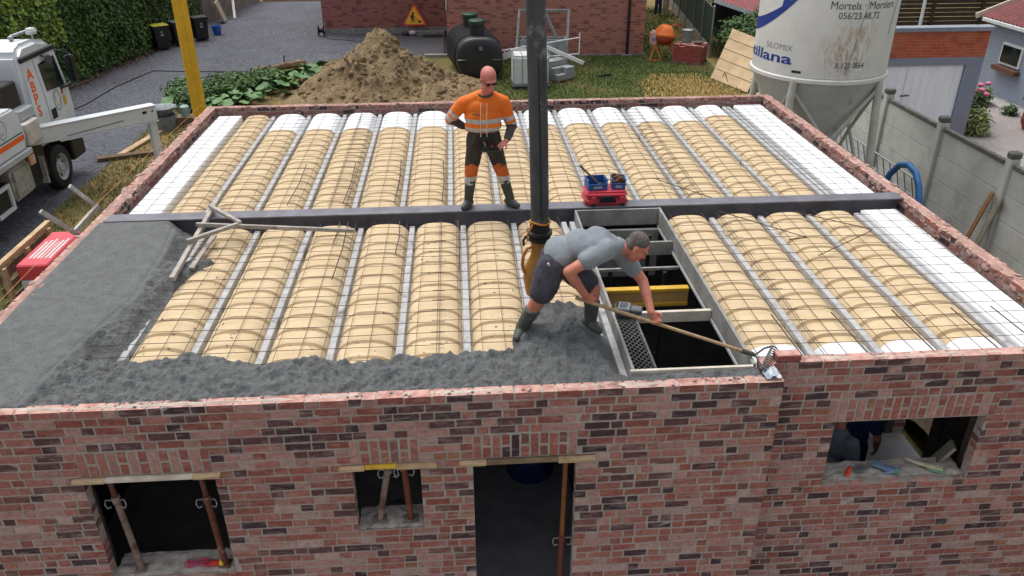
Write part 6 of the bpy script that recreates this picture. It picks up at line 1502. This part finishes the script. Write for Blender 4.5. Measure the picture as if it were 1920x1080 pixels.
# ================================================================== mortar silo
g = thing('mortar_silo', 'tall white mortar silo with blue lettering and rust streaks on four legs', 'silo', (8.70, 7.1, GZ))
SC, SR = V((8.70, 7.1, 0)), 1.22
def silo_mat():
    m, nt, b = newmat('silo_white_rust')
    ge = nt.nodes.new('ShaderNodeNewGeometry')
    c = mixc(nt, ramp(nt, noisetex(nt, 1.5, 6), [(.35, 0.), (.7, 1.)]), lin((224, 226, 222)), lin((206, 208, 202)))
    spk = ramp(nt, noisetex(nt, 24, 5, .7, w=2), [(.66, 0.), (.70, 1.)])
    c = mixc(nt, mixc(nt, 1.0, spk, (.35, .35, .35), 'MULTIPLY'), c, lin((120, 116, 106)))
    # rust patch with a place of its own on the shell
    vm = nd(nt, 'ShaderNodeVectorMath', operation='DISTANCE'); nt.links.new(ge.outputs['Position'], vm.inputs[0]); vm.inputs[1].default_value = (8.65, 5.88, .80)
    prox = ramp(nt, vm.outputs['Value'], [(.05, 1.), (.62, 0.)])
    st = ramp(nt, noisetex(nt, 11, 8, .75, stretch=(1.6, 1.6, .55), w=7), [(.45, 0.), (.62, 1.)])
    c = mixc(nt, mixc(nt, 1.0, prox, st, 'MULTIPLY'), c, lin((158, 112, 66)))
    vm2 = nd(nt, 'ShaderNodeVectorMath', operation='DISTANCE'); nt.links.new(ge.outputs['Position'], vm2.inputs[0]); vm2.inputs[1].default_value = (8.85, 5.89, 1.25)
    c = mixc(nt, mixc(nt, 1.0, ramp(nt, vm2.outputs['Value'], [(.02, .6), (.5, 0.)]), st, 'MULTIPLY'), c, lin((176, 150, 104)))
    nt.links.new(c, b.inputs['Base Color']); b.inputs['Roughness'].default_value = .5
    return m
SW = silo_mat()
MB().lathe([(SR, .36), (SR, 4.6)], SC, 72, cap=False).build('shell', SW, g, smooth=True, sharp=0)
MB().lathe([(SR+.012, .255), (SR+.035, .27), (SR+.035, .33), (SR+.012, .352)], SC, 72).build('rim_band', SW, g, smooth=True, sharp=30)
MB().lathe([(SR, 4.6), (1.0, 5.0), (.3, 5.25), (.0, 5.27)], SC, 48, cap=False).build('top_dome', SW, g, smooth=True)
SGREY = mat('silo_cone_grey', (196, 202, 204), (178, 184, 186), 2, .6, bump=.08, c3=(112, 116, 116), c3scale=3, c3lo=.66)
MB().lathe([(SR-.01, .25), (.98, -.25), (.42, -1.35), (.16, -1.85), (.16, -2.05)], SC, 56, cap=False).build('cone', SGREY, g, smooth=True, sharp=0)
MB().lathe([(.20, -2.32), (.20, -2.05)], SC, 20).build('outlet', DARKSTEEL, g)
LEGM = mat('silo_leg_paint', (200, 204, 196), (180, 182, 170), 4, .6, bump=.1, c3=(150, 120, 84), c3scale=7, c3lo=.68)
LT = {}
for sx, sy in ((-1, -1), (1, -1), (-1, 1), (1, 1)):
    t, b_ = V((SC.x+sx*.80, SC.y+sy*.90, .30)), V((SC.x+sx*1.0, SC.y+sy*1.02, GZ+.02)); LT[sx, sy] = (t, b_)
    MB().tube([t, b_], .072, 14).build('leg', LEGM, g, smooth=True); MB().bx(b_.x-.16, b_.x+.16, b_.y-.16, b_.y+.16, GZ, GZ+.025).build('foot', LEGM, g)
for (a, b_) in (((-1, -1), (1, -1)), ((-1, -1), (-1, 1)), ((1, -1), (1, 1))):
    ta, tb = LT[a][0].lerp(LT[a][1], .06), LT[b_][0].lerp(LT[b_][1], .06); mid = LT[a][0].lerp(LT[a][1], .40).lerp(LT[b_][0].lerp(LT[b_][1], .40), .5)
    MB().tube([ta, mid], .036, 8).build('brace', LEGM, g); MB().tube([tb, mid], .036, 8).build('brace', LEGM, g)
    MB().tube([mid, LT[b_][0].lerp(LT[b_][1], .85)], .036, 8).build('brace', LEGM, g)
    MB().tube([mid, LT[a][0].lerp(LT[a][1], .85)], .036, 8).build('brace', LEGM, g)
def on(a, z, off=.004): return V((SC.x+(SR+off)*math.sin(a), SC.y-(SR+off)*math.cos(a), z))
BLU = mat('silo_blue_print', (38, 66, 150), (34, 58, 136), 5, .5, bump=0); DRK = mat('silo_dark_print', (62, 68, 84), None, 5, .5, bump=0); LGT = mat('silo_grey_print', (120, 124, 130), None, 5, .5, bump=0)
def wrap(body, a0, a1, z, hs, mt, off=0, align='full'):
    v, f = txt(body, 1.0, offset=off); x0, x1 = min(p.x for p in v), max(p.x for p in v)
    k = (R(a1)-R(a0))/(x1-x0)
    par = list(range(len(v)))
    def find(i):
        while par[i] != i: i = par[i]
        return i
    for q in f:
        for i in q[1:]: par[find(i)] = find(q[0])
    comp = {}
    for q in f: comp.setdefault(find(q[0]), []).append(q)
    gl = []                                          # glyphs: pieces one above the other belong together
    for fs in comp.values():
        xs = [v[i].x for q in fs for i in q]; lo, hi = min(xs), max(xs)
        for t in gl:
            if min(hi, t[1])-max(lo, t[0]) > .5*min(hi-lo, t[1]-t[0]): t[0] = min(lo, t[0]); t[1] = max(hi, t[1]); t[2] += fs; break
        else: gl.append([lo, hi, list(fs)])
    for lo, hi, fs in gl:
        ids = sorted({i for q in fs for i in q}); ix = {i: n for n, i in enumerate(ids)}
        MB().add([on(R(a0)+(v[i].x-x0)*k, z+v[i].y*hs) for i in ids], [[ix[i] for i in q] for q in fs]).build('letter', mt, g)
wrap('Mortels · Mortiers', -22, 36, 1.56, .185, DRK, .0); wrap('056/23.48.72', -15, 20, 1.40, .16, DRK, .0)
wrap('Cantillana', -140, -46, .565, .26, BLU, .02); wrap('SILOMIX', -75, -47, .79, .15, LGT, -.008); wrap('X 120 0664', -11.5, 14, .56, .15, DRK, .0)
m = MB()
for i in range(1): pass
v = [on(R(a), z) for a, z in ((-45, .425), (-37, .425), (-37, .47), (-45, .47))]; MB().add(v, [(0, 1, 2, 3)]).build('name_plate', BKS, g)
def swoosh(low, up, mt):
    m = MB(); n = 28
    def cv(pts, t):
        # quadratic bezier in (angle, height)
        (a, b), (c, d), (e, f_) = pts; s = 1-t; return (s*s*a+2*s*t*c+t*t*e, s*s*b+2*s*t*d+t*t*f_)
    for i in range(n):
        q = [cv(low, i/n), cv(low, (i+1)/n), cv(up, (i+1)/n), cv(up, i/n)]
        m.add([on(R(a), z) for a, z in q], [(0, 1, 2, 3)])
    m.build('logo', mt, g)
swoosh(((-128, 1.02), (-78, .82), (-38, 1.95)), ((-128, 1.22), (-76, 1.12), (-38, 1.97)), BLU)
swoosh(((-64.5, 1.39), (-54, 1.62), (-48, 2.0)), ((-64.5, 1.39), (-62, 1.62), (-60, 2.0)), BLU)
swoosh(((37, 1.10), (41, 1.5), (46, 2.2)), ((60, 1.0), (60, 1.5), (60, 2.2)), BLU)
MB().tube([on(R(-1.5), .45, .006), on(R(2), .9, .006), on(R(8), 1.72, .006), on(R(9), 2.4, .006)], .004, 5).build('seam', LGT, g)
# ================================================================== concrete panel fence
g = thing('concrete_fence', 'grey concrete panel fence with posts along the right boundary', 'fence', (11.3, 7.8, GZ))
FP = mat('weathered_fence_concrete', (198, 200, 196), (172, 175, 172), 1.6, .92, bump=.3, bscale=50, c3=(142, 146, 142), c3scale=1.1, c3lo=.58)
FC = mat('mossy_capping', (104, 104, 98), (78, 78, 72), 6, .95, bump=.5, c3=(140, 128, 74), c3scale=5, c3lo=.64)
ph = 2.2; ys = [4.55+ph*k for k in range(-3, 5)]
for i, y in enumerate(ys):
    MB().bx(11.21, 11.39, y-.075, y+.075, GZ, -.72).build('post', FP, g, bevel=.012); MB().bx(11.20, 11.40, y-.085, y+.085, -.72, -.60).build('post_cap', FC, g, bevel=.025)
    if i+1 < len(ys):
        for k in range(4): MB().bx(11.275, 11.325, y+.078, ys[i+1]-.078, GZ+.01+k*.465, GZ+.465+k*.465).build('panel', FP, g, bevel=.006)
        MB().bx(11.255, 11.345, y+.088, ys[i+1]-.088, -.875, -.80).build('capping', FC, g, bevel=.01)
# lattice frames, pipe, hose and timber between the silo and the fence
g = thing('lattice_frame', 'grey steel ladder-like lattice frame leaning behind the silo legs', 'frame', (10.8, 8.2, GZ))
for o_ in (0, .42):
    A_, B_ = V((10.75+o_*.3, 10.2, -1.75-o_)), V((10.75+o_*.3, 6.4, -1.75-o_)); MB().tube([A_, B_], .018, 8).build('rail', GALV, g)
for k in range(13):
    y = 10.1-k*.3; MB().tube([(10.75, y, -1.75), (10.876, y, -2.17)], .012, 6).build('rung', GALV, g)
for y in (6.6, 9.9): MB().tube([(10.86, y, -2.15), (10.9, y, GZ)], .016, 6).build('leg', GALV, g)
one(MB().tube([(11.05, 10.8, GZ+.16), (11.05, 6.0, GZ+.16)], .14, 14), 'concrete_pipe', mat('grey_pipe', (118, 122, 122), (96, 100, 100), 3, .8), 'long grey pipe lying at the foot of the concrete fence', 'pipe', smooth=True)
one(MB().beam((9.45, 9.0, GZ+.3), (10.15, 8.5, -.75), .08, .08), 'wooden_pole', WOODOLD, 'weathered pole leaning crosswise behind the silo legs', 'pole')
for i in range(4): one(MB().beam((9.9+i*.16, 9.5, GZ+.06+i*.03), (9.7+i*.18, 6.2, GZ+.06+i*.02), .13, .04), 'scaffold_board', WOODOLD, 'weathered scaffold board lying on the ground behind the silo', 'board', 'scaffold boards')
one(MB().tube([(10.15, 6.75, GZ+.1), (10.25, 6.72, -2.2), (10.36, 6.62, -1.72), (10.40, 6.42, -1.46), (10.40, 6.12, -1.36), (10.40, 5.82, -1.42), (10.38, 5.58, -1.62), (10.36, 5.40, -1.95), (10.3, 5.2, -2.35), (10.3, 4.6, GZ+.07), (10.4, 3.2, GZ+.07)], .062, 12), 'blue_hose', mat('blue_hose', (44, 112, 176), (36, 94, 152), 5, .45), 'thick blue plastic hose arching up beside the concrete fence', 'hose', smooth=True)
bush('weeds', [(10.8, 5.9, GZ+.25, .35, .5, .3)], 500, .05, mat('dark_weed_leaf', (60, 66, 44), (40, 44, 32), 2, .8, bump=0, isl=.5), 'dark weeds growing under the blue hose', 'weeds', 44)
one(MB().beam((10.9, 4.75, GZ+.02), (11.22, 4.72, -1.40), .10, .025), 'leaning_board', mat('brown_board', (150, 108, 70), (122, 88, 58), 3, .85), 'brown board leaning against the concrete fence near the blue hose', 'board')
one(MB().beam((10.95, 4.50, GZ+.02), (11.24, 4.50, -1.46), .12, .025), 'leaning_board', mat('grey_board', (140, 136, 122), (116, 112, 100), 3, .85), 'greyish board leaning against the concrete fence beside the brown one', 'board')
# ================================================================== garage
g = thing('garage', 'small grey garage with an orange brick band and white double doors', 'garage', (14, 14, GZ))
OB = brickwall_mat('orange_brick', (178, 84, 50), (164, 76, 46), (196, 120, 84), dark=(150, 66, 42))
GP = brickwall_mat('grey_painted_brick', (130, 140, 156), (126, 136, 152), (122, 132, 148), .42, .21, dark=(124, 134, 150))
X0, X1, Y0, Y1 = 12.35, 15.18, 11.8, 14.6
MB().bx(14.74, X1, Y0, Y1, GZ, -.58).build('wall', GP, g); MB().bx(X0, X0+.25, Y0, Y1, GZ, -.58).build('wall', GP, g); MB().bx(X0+.25, 14.74, Y0+.6, Y1, GZ, -.58).build('wall', GP, g)
MB().bx(X0+.25, 14.74, Y0, Y0+.3, -.78, -.58).build('lintel', GP, g)
MB().bx(X0, X1, Y0, Y0+.2, -.578, .06).build('brick_band', OB, g)
MB().bx(X0-.06, X1+.06, Y0-.06, Y0+.24, .061, .17).build('coping', mat('grey_coping', (138, 146, 158), (122, 130, 142), 3, .8), g, bevel=.01)
MB().bx(X0+.21, X1-.21, Y0+.21, Y1-.0, -.575, -.50).build('flat_roof', mat('red_felt', (150, 92, 82), (130, 80, 72), 3, .9), g)
WD = mat('white_door_paint', (238, 240, 243), (222, 225, 229), 2.5, .5, bump=.05, stretch=(1, 1, .2))
for a, b in ((X0+.26, 13.25), (13.262, 14.73)):
    dr_ = MB().bx(a, b, Y0+.06, Y0+.12, GZ+.02, -.79).build('door', WD, g)
    n = int((b-a)/.19)
    for k in range(n): MB().bx(a+.003+k*(b-a)/n, a+(k+1)*(b-a)/n-.002, Y0+.052, Y0+.06, GZ+.05, -.82).build('plank', WD, dr_)
for z in (-1.55, -1.85): MB().tube([(13.20, Y0+.02, z), (13.42, Y0+.02, z+.01)], .018, 6).build('bolt', DARKSTEEL, g)
one(MB().tube([(16.9, 18, GZ), (16.85, 18, 1.5)], .05, 10), 'white_pole', WHITEP, 'thin white pole standing behind the garage', 'pole')
# dark timber fence behind the garage
g = thing('slat_fence', 'dark brown horizontal slat fence behind the garage', 'fence', (20, 22, GZ))
DKW = mat('dark_stained_wood', (74, 60, 48), (54, 44, 36), 3, .9, bump=.3)
for k in range(15): MB().bx(15.6, 25.5, 22.0+.01*(k % 2), 22.03+.01*(k % 2), GZ+.05+k*.155, GZ+.185+k*.155).build('slat', DKW, g)
for x in (15.7, 17.6, 19.5, 21.4, 23.3, 25.2): MB().bx(x, x+.10, 21.9, 21.995, GZ, GZ+2.4).build('post', DKW, g)
MB().tube([(19.3, 21.85, -.45), (24.8, 21.85, -.15)], .03, 6).build('rail', GALV, g)
# ================================================================== blue-grey house
g = thing('grey_blue_house', 'blue-grey painted brick house with a dark red ribbed roof', 'house', (20.5, 14, GZ))
BP = brickwall_mat('blue_grey_painted_brick', (142, 156, 172), (136, 150, 167), (130, 143, 160), dark=(134, 148, 165))
MB().bx(18.70, 24.5, 10.5, 17.1, GZ, -.52).build('wall', BP, g)
MB().bx(18.40, 18.58, 10.4, 17.2, -.64, -.52).build('gutter', WHITEP, g, bevel=.02)
RR = mat('dark_red_roof', (122, 58, 56), (98, 48, 48), 3, .7, bump=.05)
corr(V((18.42, 17.35, -.50)), V((0, -7.2, 0)), V((3.2, 0, 1.25)), 1, .03, .20).build('roof', RR, g, smooth=True)
MB().beam((18.3, 17.38, -.52), (21.6, 17.38, .78), .06, .16).build('bargeboard', mat('cream_board', (214, 206, 180), None, 3, .7), g)
w_ = MB().bx(18.64, 18.72, 15.22, 16.22, -1.74, -1.10).build('window', WHITEP, g, bevel=.006)
MB().bx(18.62, 18.642, 15.30, 16.14, -1.67, -1.17).build('pane', GLASS, w_)
sl_ = MB().bx(18.50, 18.69, 15.15, 16.30, -1.92, -1.80).build('sill', mat('brown_sill', (120, 80, 64), (96, 66, 54), 8, .9, bump=.3), g)
for k in range(9): MB().bx(18.49, 18.505, 15.17+k*.125, 15.275+k*.125, -1.925, -1.79).build('sill_brick', mat('brown_sill', (120, 80, 64)), sl_)
MB().bx(18.55, 18.70, 10.5, 17.1, GZ, GZ+.04).build('footing', CONC, g)
# gravel yard, paving, plants
struct(MB().bx(15.2, 18.0, 3.0, 17.3, GZ+.003, GZ+.008).build('gravel_yard', ground_mat('pink_grey_gravel', (156, 150, 148), (144, 136, 134), (186, 180, 178), .8, 26, .8)))
pv = struct(MB().bx(18.0, 18.54, 8.0, 17.3, GZ+.003, GZ+.03).build('paving_strip', mat('pale_paving', (168, 168, 164), (150, 150, 146), 2, .9)))
for k in range(15): MB().bx(18.0+.012, 18.53, 8.0+k*.6+.01, 8.59+k*.6, GZ+.031, GZ+.045).build('paving_slab', mat('pale_paving', (168, 168, 164)), pv)
struct(MB().bx(11.4, 15.2, 2.0, 11.75, GZ+.003, GZ+.008).build('gravel_yard', bpy.data.materials['pink_grey_gravel']))
YG = mat('bright_shrub_leaf', (112, 142, 62), (84, 114, 46), 2, .6, bump=0, isl=.4); PG = mat('peony_leaf', (74, 98, 52), (54, 76, 40), 2, .6, bump=0, isl=.4)
PKF = mat('pink_petal', (222, 128, 160), (206, 104, 142), 6, .7, bump=0, isl=.25)
bush('potted_plant', [(17.65, 15.1, GZ+.28, .42, .35, .32)], 600, .07, YG, 'small bright green plant growing at the foot of the blue-grey house', 'plant', 51)
t = bush('flower_bush', [(16.25, 13.35, GZ+.5, .45, .45, .55)], 1100, .08, PG, 'pink-flowered bush growing beside the garage corner', 'flower bush', 52)
rg = random.Random(5)
for k in range(7): MB().ball((16.2+rg.uniform(-.3, .35), 13.25+rg.uniform(-.35, .2), GZ+1.0+rg.uniform(-.15, .12)), (.085, .085, .06), 10, 6).build('flower', PKF, t, smooth=True)
bush('grass_clump', [(15.75, 12.3, GZ+.35, .42, .42, .42)], 900, .07, mat('pale_clump_leaf', (150, 158, 100), (118, 130, 74), 2, .7, bump=0, isl=.4), 'pale grassy clump at the grey garage corner', 'plant', 53, .9, 2.6)
bush('low_plant', [(17.85, 13.95, GZ+.15, .28, .28, .18)], 350, .06, PG, 'low dark green plant at the edge of the gravel', 'plant', 54)
g = thing('flower_pot', 'tall terracotta pot with pink flowers standing on the gravel', 'flower pot', (17.5, 12.5, GZ))
MB().lathe([(.17, 0), (.27, .22), (.25, .55), (.17, .68), (.20, .74), (.17, .74), (.15, .66)], (17.5, 12.5, GZ+.008), 22).build('pot', mat('terracotta', (150, 74, 56), (128, 62, 48), 5, .8), g, smooth=True, sharp=50)
for k in range(9): MB().ball((17.5+rg.uniform(-.22, .22), 12.5+rg.uniform(-.22, .22), GZ+.98+rg.uniform(-.1, .15)), (.10, .10, .08), 10, 6).build('flower', PKF, g, smooth=True)
m = MB()
for _ in range(250): leaf(m, (17.5+rg.gauss(0, .14), 12.5+rg.gauss(0, .14), GZ+.84+rg.gauss(0, .07)), (rg.uniform(-1, 1), rg.uniform(-1, 1), 1), .08, rg)
m.build('foliage', PG, g)['kind'] = 'stuff'
bpy.data.scenes.remove(TS)
